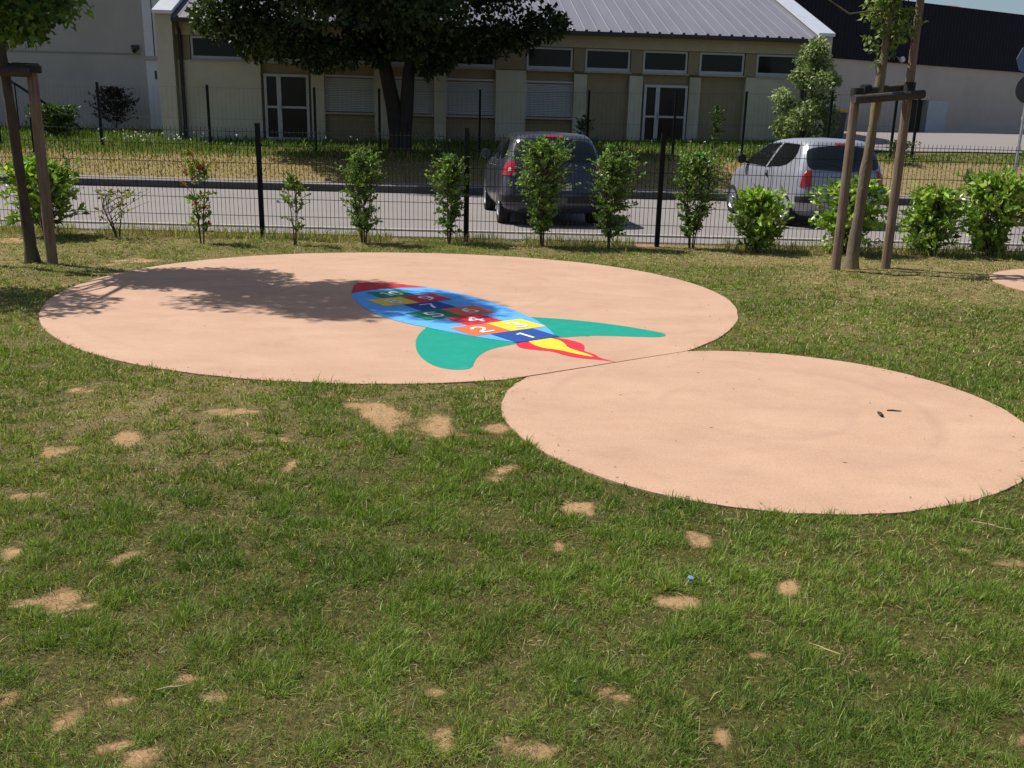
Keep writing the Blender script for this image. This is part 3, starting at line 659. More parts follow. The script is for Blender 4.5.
crown_leaves('crown', tr, clumps, 330, .072, (.10, .155, .032), (.18, .25, .055), M_leaf)
stake('shorter reddish stake left of the slim tree', 3.91, 11.33, 2.05, .056)
stake('tall stake right of the slim tree, rising past the crossbar', 4.63, 11.62, 3.35, .056)
crossbar('front crossbar between the stakes of the slim tree', (3.85, 11.22, 1.985), (4.76, 11.50, 2.075), .050)
crossbar('rear crossbar behind the slim tree trunk', (3.95, 11.44, 2.09), (4.66, 11.735, 2.16), .042)
b = MB(); b.disc((3.92, 11.33, 2.03), (0, 0, 1), [(0, .07), (.001, .075), (.085, .075), (.086, .07), (.086, 0)], 16)
b.disc((4.0, 11.40, 2.11), (1, .3, .1), [(0, 0), (0, .055), (.10, .055), (.10, 0)], 12)
tag(b.build('tie_strap', M_strap, smooth=True), 'black rubber strap on the top of the shorter stake', 'tree tie', 'rubber ties on the stakes')
b = MB(); b.disc((4.635, 11.62, 2.06), (.02, 0, 1), [(0, .062), (.001, .066), (.15, .066), (.151, .062)], 16)
tag(b.build('tie_strap', M_strap, smooth=True), 'black rubber strap on the tall stake above the crossbar', 'tree tie', 'rubber ties on the stakes')

# ------------------------------------------------------------------ near mesh fence
FY = 13.22
root = thing('mesh_fence', 'dark welded mesh fence along the road edge of the lawn', 'fence', (-.7, FY, 0))
px = [-9.2, -6.66, -3.58, -.70, 2.0, 4.57, 7.40, 10.1]
def post_mb(h, wd, dp):
    b = MB(); b.box(-wd/2, wd/2, -dp/2, dp/2, -.1, h-.012); b.box(-wd/2-.004, wd/2+.004, -dp/2-.004, dp/2+.004, h-.010, h); return b
post0 = post_mb(1.56, .06, .06).build('fence_post', M_fence, root, loc=(px[0]+.7, 0, 0))
for x in px[1:]:
    c = post0.copy(); COL.objects.link(c); c.parent = root; c.location = (x+.7, 0, 0)
for i in range(len(px)-1):
    x0 = px[i]+.034; x1 = px[i+1]-.034; b = MB(); y = -.002
    zs = [.06, .30, .54, .78, 1.02, 1.26, 1.44]
    for z in zs: b.tube([(x0, y-.006, z), (x1, y-.006, z)], .0042, 5, caps=False)
    n = int(round((x1-x0)/.058))
    for k in range(n+1):
        x = x0+(x1-x0)*k/n; b.tube([(x, y, .03), (x+RNG.normal()*.002, y, 1.49)], .0034, 4, caps=False)
    b.build('fence_panel', M_fence, root, loc=(.7, 0, 0))

# ------------------------------------------------------------------ far fence on the bank
root = thing('chain_link_fence', 'thin dark wire fence on the grass bank before the building', 'fence', (-1.1, 28.5, .75))
fx = [-18.6, -15.4, -12.36, -9.14, -6.0, -4.1, -1.14, 2.05, 4.6, 6.65, 9.15, 11.05, 11.7]
first = None
for x in fx:
    z = float(terrain(x, 28.5))
    if first is None:
        first = post_mb(1.85, .065, .065).build('fence_post', M_fence, root); c = first
    else: c = first.copy(); COL.objects.link(c); c.parent = root
    c.location = (x+1.1, 0, z-.75)
for i in range(len(fx)-1):
    b = MB(); x0, x1 = fx[i], fx[i+1]; z0 = float(terrain(x0, 28.5)); z1 = float(terrain(x1, 28.5))
    for h in (.05, .9, 1.78): b.tube([(x0+1.1, .04, z0-.75+h), (x1+1.1, .04, z1-.75+h)], .0022, 4, caps=False)
    n = int((x1-x0)/.13)
    for k in range(1, n):
        t = k/n; x = x0+(x1-x0)*t; zz = z0+(z1-z0)*t-.75; b.tube([(x+1.1, .04, zz+.03), (x+1.1, .04, zz+1.78)], .0017, 3, caps=False)
    b.build('fence_wire', M_fence, root)

# ------------------------------------------------------------------ school-like building
ang = math.atan2(.098235, .99516)
bl = thing('low_building', 'long low cream building with a sloping metal roof and shuttered windows', 'building', (-11.3, 31.0, 0), ang)
ZB = .3
b = MB()                                                               # one wall: cream piers over recessed tan panels
b.mi = 1; b.box(.45, 21.25, .18, .55, ZB, 4.12)
b.mi = 0
for u0, u1, zt in [(.45, 3.02, 3.38), (4.60, 5.02, 3.30), (6.62, 7.12, 3.30), (8.56, 8.95, 3.30), (10.58, 11.58, 3.36), (13.17, 13.60, 3.30), (15.03, 15.48, 3.30), (17.08, 17.46, 3.30), (19.0, 21.25, 3.36)]:
    b.box(u0, u1, 0, .18, ZB, zt)
b.mi = 1
for u0, u1 in [(.45, .86), (2.56, 3.06), (4.64, 5.02), (6.62, 7.06), (8.58, 8.94), (10.56, 11.56), (13.13, 13.50), (15.05, 15.44), (16.99, 17.36), (18.93, 19.31), (20.82, 21.25)]:
    b.box(u0, u1, .03, .18, 3.385, 4.12)
b.mi = 2; b.box(.45, 21.25, -.05, .5, 4.123, 4.50)
b.build('wall', [M_cream, M_tan, M_fascia], bl)
SL = math.tan(R(20.5))
def gable(u0, u1):
    g = MB(); z0 = ZB; d0, d1, d2 = -.32, 8.6, 17.4; ze = 4.72; zr = ze+(d1-d0)*SL
    side = [(d0, z0), (d2, z0), (d2, ze), (d1, zr), (d0, ze)]
    vs = [(u0, y, z) for y, z in side]+[(u1, y, z) for y, z in side]
    g.add(vs, [(0,1,2,3,4), (5,9,8,7,6)]+[(i, (i+1) % 5, 5+(i+1) % 5, 5+i) for i in range(5)]); return g
for u0, u1 in [(-.06, .44), (21.26, 21.72)]:
    ga = gable(u0, u1).build('gable_wall', M_cream, bl)
    f = MB(); ze = 4.72
    for (ya, za, yb, zb) in [(-.40, ze-.03, 8.6, ze+(8.6+.32)*SL), (17.45, ze-.03, 8.6, ze+(8.6+.32)*SL)]:
        vs = [(u0-.06, ya, za+.004), (u1+.04, ya, za+.004), (u1+.04, yb, zb+.004), (u0-.06, yb, zb+.004)]
        vs += [(x, y, z+.10) for x, y, z in vs]
        f.add(vs, [(0,3,2,1), (4,5,6,7), (0,1,5,4), (1,2,6,5), (2,3,7,6), (3,0,4,7)])
    f.build('verge_flashing', M_flash, ga)
# roof: ribbed metal sheet, dark gutter, rib ends
M_roof, nt, bs = mat_new('ribbed metal roof')
tc = N(nt, 'ShaderNodeTexCoord'); mp = N(nt, 'ShaderNodeMapping'); mp.inputs['Scale'].default_value = (1.2, .12, .12); nt.links.new(tc.outputs['Object'], mp.inputs[0])
n1 = N(nt, 'ShaderNodeTexNoise', Scale=1.5, Detail=5.0); nt.links.new(mp.outputs[0], n1.inputs['Vector'])
nt.links.new(ramp(nt, n1.outputs[0], [(.3, (.145, .145, .172)), (.55, (.170, .170, .200)), (.75, (.19, .188, .215))]), bs.inputs['Base Color'])
bs.inputs['Roughness'].default_value = .55; bs.inputs['Specular IOR Level'].default_value = .4; bs.inputs['Metallic'].default_value = .1
b = MB(); us = []; hs = []
u = .44
while u < 21.2:
    us += [u, u+.165, u+.185, u+.215, u+.235]; hs += [0, 0, .010, .010, 0]; u += .40
us.append(21.26); hs.append(0)
vs = []; fs = []; n = len(us)
for (d, z) in [(-.42, 4.60), (8.6, 4.60+9.02*SL), (17.6, 4.60)]: vs += [(a, d, z+h) for a, h in zip(us, hs)]
for k in range(2):
    for i in range(n-1): fs.append((k*n+i, k*n+i+1, (k+1)*n+i+1, (k+1)*n+i))
b.add(vs, fs)
ro = b.build('roof', M_roof, bl)
g = MB(); g.box(.46, 21.24, -.50, -.36, 4.47, 4.585); g.box(.46, 21.24, -.36, -.06, 4.503, 4.575)
for i in range(len(us)//5): g.box(us[5*i+1]-.01, us[5*i+4]+.01, -.47, -.43, 4.586, 4.645)
g.build('gutter', M_gutter, ro)
for u0 in (.60, 20.98):
    g = MB(); g.tube([(u0, -.42, 4.5), (u0, -.30, 4.35), (u0, -.09, 4.18), (u0, -.09, .6)], .055, 10); g.build('downpipe', M_gutter, bl, smooth=True)
# windows, shutters, doors
def frame_mb(u0, u1, z0, z1, fw, fb, y0, y1):
    f = MB(); f.box(u0, u1, y0, y1, z0, z0+fb); f.box(u0, u1, y0, y1, z1-fw, z1); f.box(u0, u0+fw, y0, y1, z0+fb, z1-fw); f.box(u1-fw, u1, y0, y1, z0+fb, z1-fw); return f
for i, (u0, u1) in enumerate([(.88, 2.54), (3.08, 4.62), (5.04, 6.60), (7.08, 8.56), (8.96, 10.54), (11.58, 13.11), (13.52, 15.03), (15.46, 16.97), (17.38, 18.91), (19.33, 20.80)]):
    wn = frame_mb(u0, u1, 3.40, 4.115, .07, .12, .07, .16).build('window', M_frame, bl, bevel=.006)
    g = MB(); g.box(u0+.07, u1-.07, .115, .125, 3.52, 4.045); g.build('pane', M_glass, wn)
    g = MB(); g.box(u0-.04, u1+.04, -.06, .068, 3.355, 3.395); g.build('sill', M_conc, wn, bevel=.005)
for (u0, u1) in [(5.06, 6.58), (7.16, 8.52), (8.99, 10.54), (11.62, 13.13)]:
    s = MB(); z = 1.93
    while z < 2.96:
        s.add([(u0, .16, z), (u1, .16, z), (u1, .125, z+.012), (u0, .125, z+.012), (u1, .125, z+.042), (u0, .125, z+.042), (u1, .16, z+.052), (u0, .16, z+.052)], [(0,1,2,3), (3,2,4,5), (5,4,6,7)]); z += .0545
    sh = s.build('roller_shutter', M_shutter, bl)
    g = MB(); g.box(u0-.03, u0-.001, .10, .178, 1.9, 3.0); g.box(u1+.001, u1+.03, .10, .178, 1.9, 3.0); g.box(u0-.03, u1+.03, .08, .178, 3.001, 3.06); g.build('shutter_frame', M_frame, sh)
    g = MB(); g.box(u0-.05, u1+.05, -.06, .178, 1.84, 1.895); g.build('sill', M_conc, sh, bevel=.005)
for (u0, u1, zb) in [(3.10, 4.52, .95), (15.56, 17.05, 1.02)]:
    um = u0+.47; f = frame_mb(u0, u1, zb, 3.04, .085, .12, .06, .17)
    f.box(um-.07, um+.07, .06, .17, zb+.12, 2.955)
    f.box(u0+.085, um-.07, .07, .16, 1.98, 2.05); f.box(um+.07, u1-.085, .07, .16, 1.98, 2.05)
    d = f.build('glass_door', M_frame, bl, bevel=.006)
    for (a, c) in [(u0+.085, um-.07), (um+.07, u1-.085)]:
        for (z0, z1) in [(zb+.12, 1.98), (2.05, 2.955)]:
            g = MB(); g.box(a, c, .11, .12, z0, z1); g.build('pane', M_glass, d)
    g = MB(); g.box(um+.03, um+.05, .0, .06, 1.9, 2.15); g.build('handle', M_pole, d)

# ------------------------------------------------------------------ tall house at the left
lh = thing('tall_house', 'tall plain pale house wall left of the low building', 'building', (-13.9, 36.0, 0))
b = MB(); b.box(-30, .2, 0, 12, .3, 14); b.build('wall', M_lwall, lh)
b = MB(); b.box(-30, .0, -.012, -.001, 3.78, 3.85); b.build('string_course', surf('string course', (.26, .245, .22), None, 5, .9), lh)
b = MB(); b.box(.2, .86, -.10, .4, .3, 3.62); b.box(.2, .86, -.10, .4, 3.75, 14)
b.build('corner_pillar', M_white, lh, bevel=.01)
b = MB(); b.box(.16, .92, -.16, .4, 3.623, 3.747); b.build('ledge', M_lwall, lh)
b = MB(); b.box(.53, .56, -.112, -.101, 3.76, 13); b.box(.5, .57, -.115, -.101, 2.95, 3.25); b.build('panel_joint', M_gutter, lh)
b = MB(); b.box(-.28, -.04, -.16, -.002, 3.98, 4.12); b.tube([(-.16, -.10, 3.98), (-.16, -.2, 3.9)], .08, 8); b.build('wall_lamp', M_gutter, lh)
b = MB(); b.box(-30.4, 1.3, -.5, 12.5, 14.001, 14.4); b.build('roof', M_tile, lh)
# stair rail + plants in front of it
b = MB(); z0 = float(terrain(-15.5, 32))
b.tube([(-16.9, 32, z0+1.75), (-15.9, 32, z0+1.12), (-14.5, 32, z0+.15)], .045, 8)
for x, h in ((-16.6, 1.55), (-15.6, .92), (-14.9, .42)): b.tube([(x, 32, z0-.2), (x, 32, z0+h)], .022, 6)
tag(b.build('stair_rail', M_fence, smooth=True), 'dark sloping handrail in front of the tall pale house', 'handrail')
shrub('garden_shrub', 'dark round shrub below the tall pale house wall', (-14.95, 31.0, float(terrain(-15, 31))-.05), .95, dome(.75), 130, 12, .11, M_leaf, [(.05, .10, .02), (.08, .15, .03), (.035, .07, .015)], 6, bare=.05)
shrub('garden_shrub', 'dusky purple leaved shrub against the tall pale house wall', (-14.55, 34.8, float(terrain(-15, 35))-.05), 1.45, dome(.75), 90, 10, .11, M_leaf, [(.035, .03, .03), (.05, .035, .03), (.03, .035, .02)], 5, bare=.1)

# ------------------------------------------------------------------ black clad warehouse at right
A0 = Vector((12.2, 44.9)); A1 = Vector((32.0, 55.6)); wa = math.atan2(A1.y-A0.y, A1.x-A0.x); WL = (A1-A0).length
wh = thing('warehouse', 'long warehouse with black upper cladding over a beige wall', 'building', (A0.x, A0.y, 0), wa)
b = MB(); b.box(0, 8.58, 0, 10, .5, 5.02); b.box(9.7, WL, 0, 10, .5, 5.02); b.box(8.581, 9.699, .0, 10, 3.36, 5.02); b.build('wall', M_rwall, wh)
b = MB(); u = 0
while u < WL:
    b.add([(u, -.12, 5.02), (u+.03, -.135, 5.02), (u+.17, -.135, 5.02), (u+.20, -.12, 5.02), (u, -.12, 7.86), (u+.03, -.135, 7.86), (u+.17, -.135, 7.86), (u+.20, -.12, 7.86)], [(0,1,5,4), (1,2,6,5), (2,3,7,6)])
    b.add([(u+.20, -.12, 5.02), (u+.25, -.12, 5.02), (u+.25, -.12, 7.86), (u+.20, -.12, 7.86)], [(0,1,2,3)]); u += .25
b.box(-.1, WL, -.10, 10.1, 5.022, 7.84); b.build('cladding', M_clad, wh)
b = MB(); b.box(8.581, 9.699, .25, .3, .9, 3.36); b.build('doorway', M_dark, wh)
b = MB(); b.box(9.72, 11.2, -.09, -.03, 1.45, 3.36); b.build('door', M_door, wh, bevel=.01)
b = MB(); b.box(0, WL, -.012, -.001, 1.3, 1.72); b.build('plinth', surf('stained plinth', (.25, .22, .19), (.31, .27, .22), 1.2, .9), wh)
b = MB(); b.disc((7.06, -.30, 5.15), (0, -1, .2), [(0, 0), (0, .13), (.08, .15), (.14, .13), (.17, 0)], 14); b.tube([(7.06, -.31, 5.15), (7.06, -.12, 5.25)], .03, 6); b.build('wall_lamp', M_white, wh, smooth=True)

# far house roof over the warehouse
hs = thing('far_house', 'distant red tiled hipped roof peeping over the black warehouse', 'building', (35.6, 80, 0), .1)
b = MB(); b.box(-2.9, 2.9, 0, 6, 0, 10.7); b.build('wall', M_rwall, hs)
b = MB(); b.add([(-3.2, -.3, 10.72), (3.2, -.3, 10.72), (3.2, 6.3, 10.72), (-3.2, 6.3, 10.72), (-.6, 3, 12.1), (.8, 3, 12.1)], [(0,1,5,4), (1,2,5), (2,3,4,5), (3,0,4), (0,3,2,1)]); r_ = b.build('roof', M_tile, hs)

# ------------------------------------------------------------------ bin, sign, van
bi = thing('wheelie_bin', 'grey wheelie bin with a yellow lid by the pale green bushy tree', 'bin', (11.0, 33.7, float(terrain(11.0, 33.7))+.02), -.2)
b = MB(); b.add([(-.30,-.30,.06),(.30,-.30,.06),(.30,.30,.06),(-.30,.30,.06),(-.36,-.36,.92),(.36,-.36,.92),(.36,.36,.92),(-.36,.36,.92)], [(0,3,2,1),(4,5,6,7),(0,1,5,4),(1,2,6,5),(2,3,7,6),(3,0,4,7)]); b.build('body', M_bin, bi, bevel=.03)
b = MB(); b.add([(-.39,-.40,.93),(.39,-.40,.93),(.39,.40,1.0),(-.39,.40,1.0),(-.34,-.34,1.0),(.34,-.34,1.0),(.34,.36,1.08),(-.34,.36,1.08)], [(0,3,2,1),(4,5,6,7),(0,1,5,4),(1,2,6,5),(2,3,7,6),(3,0,4,7)]); b.build('lid', M_lid, bi, bevel=.02)
for x in (-.26, .26):
    b = MB(); b.disc((x-.03, .33, .10), (1, 0, 0), [(0, 0), (0, .10), (.06, .10), (.06, 0)], 14); b.build('wheel', M_tyre, bi)
b = MB(); b.tube([(-.3, .40, .95), (-.3, .47, .97), (.3, .47, .97), (.3, .40, .95)], .018, 6); b.build('handle', M_bin, bi)

sg = thing('road_sign', 'grey backs of two round road signs on one pole at the right edge', 'road sign', (12.77, 24.55, 0), 0)
b = MB(); b.tube([(0, 0, 0), (0, 0, 4.0)], .038, 12); b.build('pole', M_pole, sg, smooth=True)
b = MB(); b.disc((0, -.05, 2.80), (0, -1, 0), [(0, 0), (0, .345), (.006, .355), (.03, .355), (.03, .34), (.02, .335), (.02, 0)], 32); b.box(-.3, .3, -.049, -.03, 2.70, 2.73); b.box(-.3, .3, -.049, -.03, 2.88, 2.91); b.build('sign_plate', M_sign, sg)
b = MB(); b.disc((-.08, -.05, 3.50), (0, -1, 0), [(0, 0), (0, .36), (.006, .365), (.03, .365), (.03, .35), (.02, .345), (.02, 0)], 8); b.build('sign_plate', surf('blue sign back', (.10, .15, .24), (.09, .13, .21), 6, .45, metal=.3), sg)

# ------------------------------------------------------------------ trees beyond the road
tr = thing('broad_tree', 'big dark broad crowned tree shading the low building', 'tree', (-3.55, 28.9, .75))
b = MB()
b.tube([(-.05, 0, -.4), (-.05, 0, .5), (-.18, 0, 1.3), (-.42, .05, 2.4), (-.8, .1, 3.6), (-1.3, .2, 5.2)], [.36, .27, .23, .20, .16, .09], 12)
b.tube([(.10, .02, -.4), (.10, .0, .4), (.20, .0, 1.2), (.28, -.05, 2.3), (.55, -.1, 3.6), (.9, -.1, 5.4)], [.30, .24, .21, .18, .14, .08], 12)
clumps = []
def limb(p0, p1, r0):
    m = [(a+c)/2 for a, c in zip(p0, p1)]; m[2] += .35; b.tube([p0, m, p1], [r0, r0*.7, r0*.3], 7)
for i in range(46):
    a = i*2.4; el = RNG.uniform(-.35, 1.3); rr = RNG.uniform(.78, 1.0)
    c = np.array([-.7+5.1*rr*math.cos(el)*math.cos(a), -1.1+4.4*rr*math.cos(el)*math.sin(a), 5.6+3.3*rr*math.sin(el)])
    if i % 2 == 0: limb((-.5 if c[0] < -.5 else .45, 0, 3.0+RNG.random()), tuple(c), .09)
    clumps.append((*c, RNG.uniform(.95, 1.35)))
for i in range(58):
    a = RNG.uniform(0, 2*PI); rr = RNG.random()**.5*.85
    clumps.append((-.7+5.1*rr*math.cos(a), -1.1+4.4*rr*math.sin(a), RNG.uniform(3.6, 7.4), RNG.uniform(.95, 1.3)))
for (x, z, r_) in [(-5.0, 3.55, .8), (-4.2, 3.05, .7), (-3.2, 3.1, .8), (-2.3, 2.75, .7), (-1.5, 2.7, .6), (1.2, 2.75, .55), (1.7, 3.1, .8), (2.7, 3.3, .75), (3.5, 3.55, .75), (4.3, 3.75, .6), (4.6, 3.6, .35), (-5.5, 3.8, .6), (.9, 2.45, .4), (-.6, 2.9, .6), (.5, 3.0, .6)]:
    clumps.append((x, RNG.uniform(-1.6, .6), z, r_)); limb((-.5 if x < 0 else .3, 0, 2.6), (x, -.2, z), .06)
b.build('trunk', M_darkbark, tr, smooth=True)
crown_leaves('crown', tr, clumps, 270, .18, (.020, .036, .011), (.042, .070, .018), M_leaf, leafw=.66)

tr = thing('small_tree', 'pale green bushy little tree just behind the silver car roof', 'tree', (9.08, 30.6, 1.15))
b = MB()
for k in range(4):
    a = k*1.6; b.tube([(.05*math.cos(a), .05*math.sin(a), -.2), (.15*math.cos(a), .15*math.sin(a), .7), (.30*math.cos(a), .3*math.sin(a), 1.7), (.15*math.cos(a+.3), .2*math.sin(a), 2.6)], [.05, .04, .025, .008], 6)
b.build('trunk', M_bark, tr, smooth=True)
pf = bell([(.0, .55), (.2, .9), (.45, .95), (.65, .75), (.85, .42), (1, .18)]); clumps = []
for i in range(80):
    t = RNG.random()**.9; a = RNG.uniform(0, 2*PI); rr = pf(t)*RNG.random()**.4; clumps.append((rr*math.cos(a)+.08*(t-.5), rr*math.sin(a), .12+3.0*t, RNG.uniform(.17, .30)))
crown_leaves('crown', tr, clumps, 330, .125, (.11, .17, .05), (.34, .40, .20), M_leaf)
shrub('sapling', 'thin upright sapling in front of the building left of the silver car', (5.95, 29.0, .85), 1.5, bell([(0, .10), (.3, .2), (.6, .24), (.9, .14), (1, .04)]), 60, 10, .075, M_leaf, [(.06, .11, .025), (.09, .14, .03)], 1, cat='sapling', bare=.1)
shrub('sapling', 'short dim sapling by the wall behind the dark car roof', (2.0, 29.6, .95), 1.0, bell([(0, .12), (.4, .35), (.8, .25), (1, .08)]), 40, 9, .08, M_leaf, [(.04, .065, .02), (.05, .08, .02)], 2, cat='sapling', bare=.1)
shrub('garden_shrub', 'small low shrub on the bank right of the tall stake', (11.0, 27.6, .80), .62, dome(.42), 60, 10, .07, M_leaf, [(.05, .075, .03), (.09, .11, .05)], 4, bare=.05)

# ------------------------------------------------------------------ cars: a body lofted through horizontal outlines
class CarShape:
    """keys: (z, half width, rear y, front y, corner radius rear, corner radius front)"""
    def __init__(s, keys): s.k = np.array(keys, float)
    def lv(s, z):
        k = s.k; z = np.clip(z, k[0, 0], k[-1, 0]); out = []
        for c in range(1, 6):
            y = k[:, c]; x = k[:, 0]; d = np.zeros(len(x)); sl_ = np.diff(y)/np.diff(x)
            for i in range(1, len(x)-1):
                if sl_[i-1]*sl_[i] > 0: d[i] = 2*sl_[i-1]*sl_[i]/(sl_[i-1]+sl_[i])
            d[0] = sl_[0]; d[-1] = sl_[-1]
            i = min(max(np.searchsorted(x, z)-1, 0), len(x)-2); h = x[i+1]-x[i]; t = (z-x[i])/h
            out.append((2*t**3-3*t*t+1)*y[i]+(t**3-2*t*t+t)*h*d[i]+(-2*t**3+3*t*t)*y[i+1]+(t**3-t*t)*h*d[i+1])
        return out
    def rear(s, x, z):
        W, Rr, Fr, c, cf = s.lv(z); x = abs(x); bow = .06*(x/W)**2
        return Rr+bow if x < W-c else Rr+bow+c-math.sqrt(max(0, c*c-(x-(W-c))**2))
    def side(s, y, z):
        W, Rr, Fr, c, cf = s.lv(z); x = W
        if y < Rr+.06+c: x = W-c+math.sqrt(max(0, c*c-min(c, Rr+.06+c-y)**2))
        y0 = Rr+.06+c; y1 = Fr-.08-cf
        if y0 < y < y1: x = W+.012*math.sin(PI*(y-y0)/(y1-y0))
        if y > Fr-cf: x = W-cf+math.sqrt(max(0, cf*cf-min(cf, y-(Fr-cf))**2))
        return x
    def front(s, x, z):
        W, Rr, Fr, c, cf = s.lv(z); x = abs(x)
        return Fr-.08*(x/W)**2 if x < W-cf else Fr-.08-cf+math.sqrt(max(0, cf*cf-(x-(W-cf))**2))
    def ring(s, z):
        W, Rr, Fr, c, cf = s.lv(z); P = []
        for x in np.linspace(0, W-c, 7): P.append((x, Rr+.06*(x/W)**2))
        for a in np.linspace(0, PI/2, 9)[1:]: P.append((W-c+c*math.sin(a), Rr+.06*((W-c+c*math.sin(a))/W)**2+c-c*math.cos(a)))
        y0 = Rr+.06+c; y1 = Fr-.08-cf
        for t in np.linspace(0, 1, 22)[1:-1]: P.append((W+.012*math.sin(PI*t), y0+(y1-y0)*t))
        for a in np.linspace(0, PI/2, 9): P.append((W-cf+cf*math.cos(a), y1+cf*math.sin(a)))
        for x in np.linspace(W-cf, 0, 7)[1:]: P.append((x, Fr-.08*(x/W)**2))
        return P
    def body(s, wells, wr, hw_in):
        zs = list(np.linspace(s.k[0, 0], s.k[-1, 0], 46)); vs = []; fs = []; n = None
        for z in zs:
            P = s.ring(z); P = P+[(-x, y) for x, y in P[-2:0:-1]]; n = len(P); vs += [(x, y, z) for x, y in P]
        for i in range(len(zs)-1):
            for k in range(n): fs.append((i*n+k, i*n+(k+1) % n, (i+1)*n+(k+1) % n, (i+1)*n+k))
        fs.append(tuple(range(n))); 
        top = (len(zs)-1)*n; W = s.lv(zs[-1])
        c = len(vs); vs.append((0, (W[1]+W[2])/2, s.k[-1, 0]+.022))
        for k in range(n): fs.append((top+k, top+(k+1) % n, c))
        b = MB(); b.add(vs, fs); return b
    # conforming patches
    def _rows(s, poly, nr=14, nc=10):
        z0 = min(p[1] for p in poly); z1 = max(p[1] for p in poly); rows = []
        for z in np.linspace(z0+1e-4, z1-1e-4, nr):
            xs = []
            for i in range(len(poly)):
                (xa, za), (xb, zb) = poly[i], poly[(i+1) % len(poly)]
                if (za <= z < zb) or (zb <= z < za): xs.append(xa+(xb-xa)*(z-za)/(zb-za))
            rows.append((z, min(xs), max(xs)))
        return rows
    def patch(s, poly, where, eps=.004, sgn=1, nr=14, nc=12, keep=0, it=2):
        poly = smooth_poly(poly, it) if it else poly
        b = MB(); vs = []; fs = []
        for z, a, c in s._rows(poly, nr, nc):
            for t in np.linspace(a, c, nc):
                if where == 'side': vs.append((sgn*(s.side(t, z)+eps), t, z+eps*.35))
                elif where == 'rear': vs.append((t*(1+eps*.6), s.rear(t, z)-eps, z+eps*.35))
                else: vs.append((t, s.front(t, z)+eps, z+eps*.6))
        for i in range(nr-1):
            for k in range(nc-1): fs.append((i*nc+k, i*nc+k+1, (i+1)*nc+k+1, (i+1)*nc+k))
        return b.add(vs, fs)
    def wrap(s, z0, z1, y_side, eps=.006, sgn=1, x_in=.3, n=22, nr=8):
        """patch wrapping from the rear face round the corner onto the side"""
        b = MB(); vs = []; fs = []
        for z in np.linspace(z0, z1, nr):
            P = s.ring(z); P = [p for p in P if p[0] >= x_in-.03 and p[1] <= y_side+.02]
            P = [(x_in, s.rear(x_in, z))]+[p for p in P if p[0] > x_in+.005 and p[1] < y_side-.005]+[(s.side(y_side, z), y_side)]
            L = [0]
            for i in range(1, len(P)): L.append(L[-1]+math.hypot(P[i][0]-P[i-1][0], P[i][1]-P[i-1][1]))
            for t in np.linspace(0, L[-1], n):
                x = float(np.interp(t, L, [p[0] for p in P])); y = float(np.interp(t, L, [p[1] for p in P]))
                W, Rr, Fr, c, cf = s.lv(z); cx, cy = W-c, Rr+.06+c
                dx, dy = max(0, x-cx), min(0, y-cy); q = math.hypot(dx, dy) or 1
                vs.append((sgn*(x+eps*dx/q), y+eps*dy/q if dy else y, z))
        for i in range(nr-1):
            for k in range(n-1): fs.append((i*n+k, i*n+k+1, (i+1)*n+k+1, (i+1)*n+k))
        return b.add(vs, fs)

def wheel(parent, x, y, r, sgn, wd=.185):
    b = MB(); b.disc((x, y, r), (sgn, 0, 0), [(-wd/2, r*.62), (-wd/2, r*.93), (-wd*.36, r), (wd*.36, r), (wd/2, r*.95), (wd/2+.004, r*.80), (wd/2-.004, r*.66), (wd*.1, r*.62)], 36)
    w_ = thing_part = bpy.data.objects.new('wheel', None); COL.objects.link(w_); w_.parent = parent
    b.build('tyre', M_tyre, w_, smooth=True)
    b = MB(); b.disc((x, y, r), (sgn, 0, 0), [(wd*.15, 0), (wd*.15, r*.60), (wd*.47, r*.66), (wd*.49, r*.62), (wd*.38, r*.56)], 36)
    for k in range(7):
        a = k*2*PI/7; d = Vector((0, math.cos(a), math.sin(a))); e = Vector((0, -math.sin(a), math.cos(a)))
        p0 = Vector((x, y, r))+d*r*.08; p1 = Vector((x, y, r))+d*r*.60; o = Vector((sgn*wd*.40, 0, 0))
        b.add([p0+e*.028+o*1.08, p0-e*.028+o*1.08, p1-e*.036+o, p1+e*.036+o], [(0, 1, 2, 3)])
    b.disc((x, y, r), (sgn, 0, 0), [(wd*.40, r*.2), (wd*.46, r*.17), (wd*.47, 0)], 16)
    b.build('rim', M_rim, w_)

def finish_body(b, mat, parent, wells, wr, inner):
    """cut the wheel wells out of the lofted body"""
    o = b.build('body', mat, parent, smooth=True)
    cut = MB()
    for (y, z) in wells:
        for sgn in (1, -1): cut.disc((sgn*inner, y, z), (sgn, 0, 0), [(0, 0), (0, wr), (.6, wr), (.6, 0)], 40)
    bm = bmesh.new(); 
    me = bpy.data.meshes.new('well_cut'); me.from_pydata(cut.v, [], cut.f); bm.from_mesh(me); bmesh.ops.remove_doubles(bm, verts=bm.verts, dist=1e-5); bmesh.ops.recalc_face_normals(bm, faces=bm.faces); bm.to_mesh(me); bm.free()
    me.materials.append(M_trim)
    co = bpy.data.objects.new('well_cut', me); COL.objects.link(co)
    o.data.materials.append(M_trim)
    md = o.modifiers.new('wells', 'BOOLEAN'); md.operation = 'DIFFERENCE'; md.solver = 'EXACT'; md.object = co
    try: md.material_mode = 'TRANSFER'
    except Exception: pass
    dg = bpy.context.evaluated_depsgraph_get(); nm = bpy.data.meshes.new_from_object(o.evaluated_get(dg))
    o.modifiers.clear(); 
    if len(nm.polygons) > 500: o.data = nm
    bpy.data.objects.remove(co); bpy.data.meshes.remove(me)
    o.data.name = 'body'
    return o

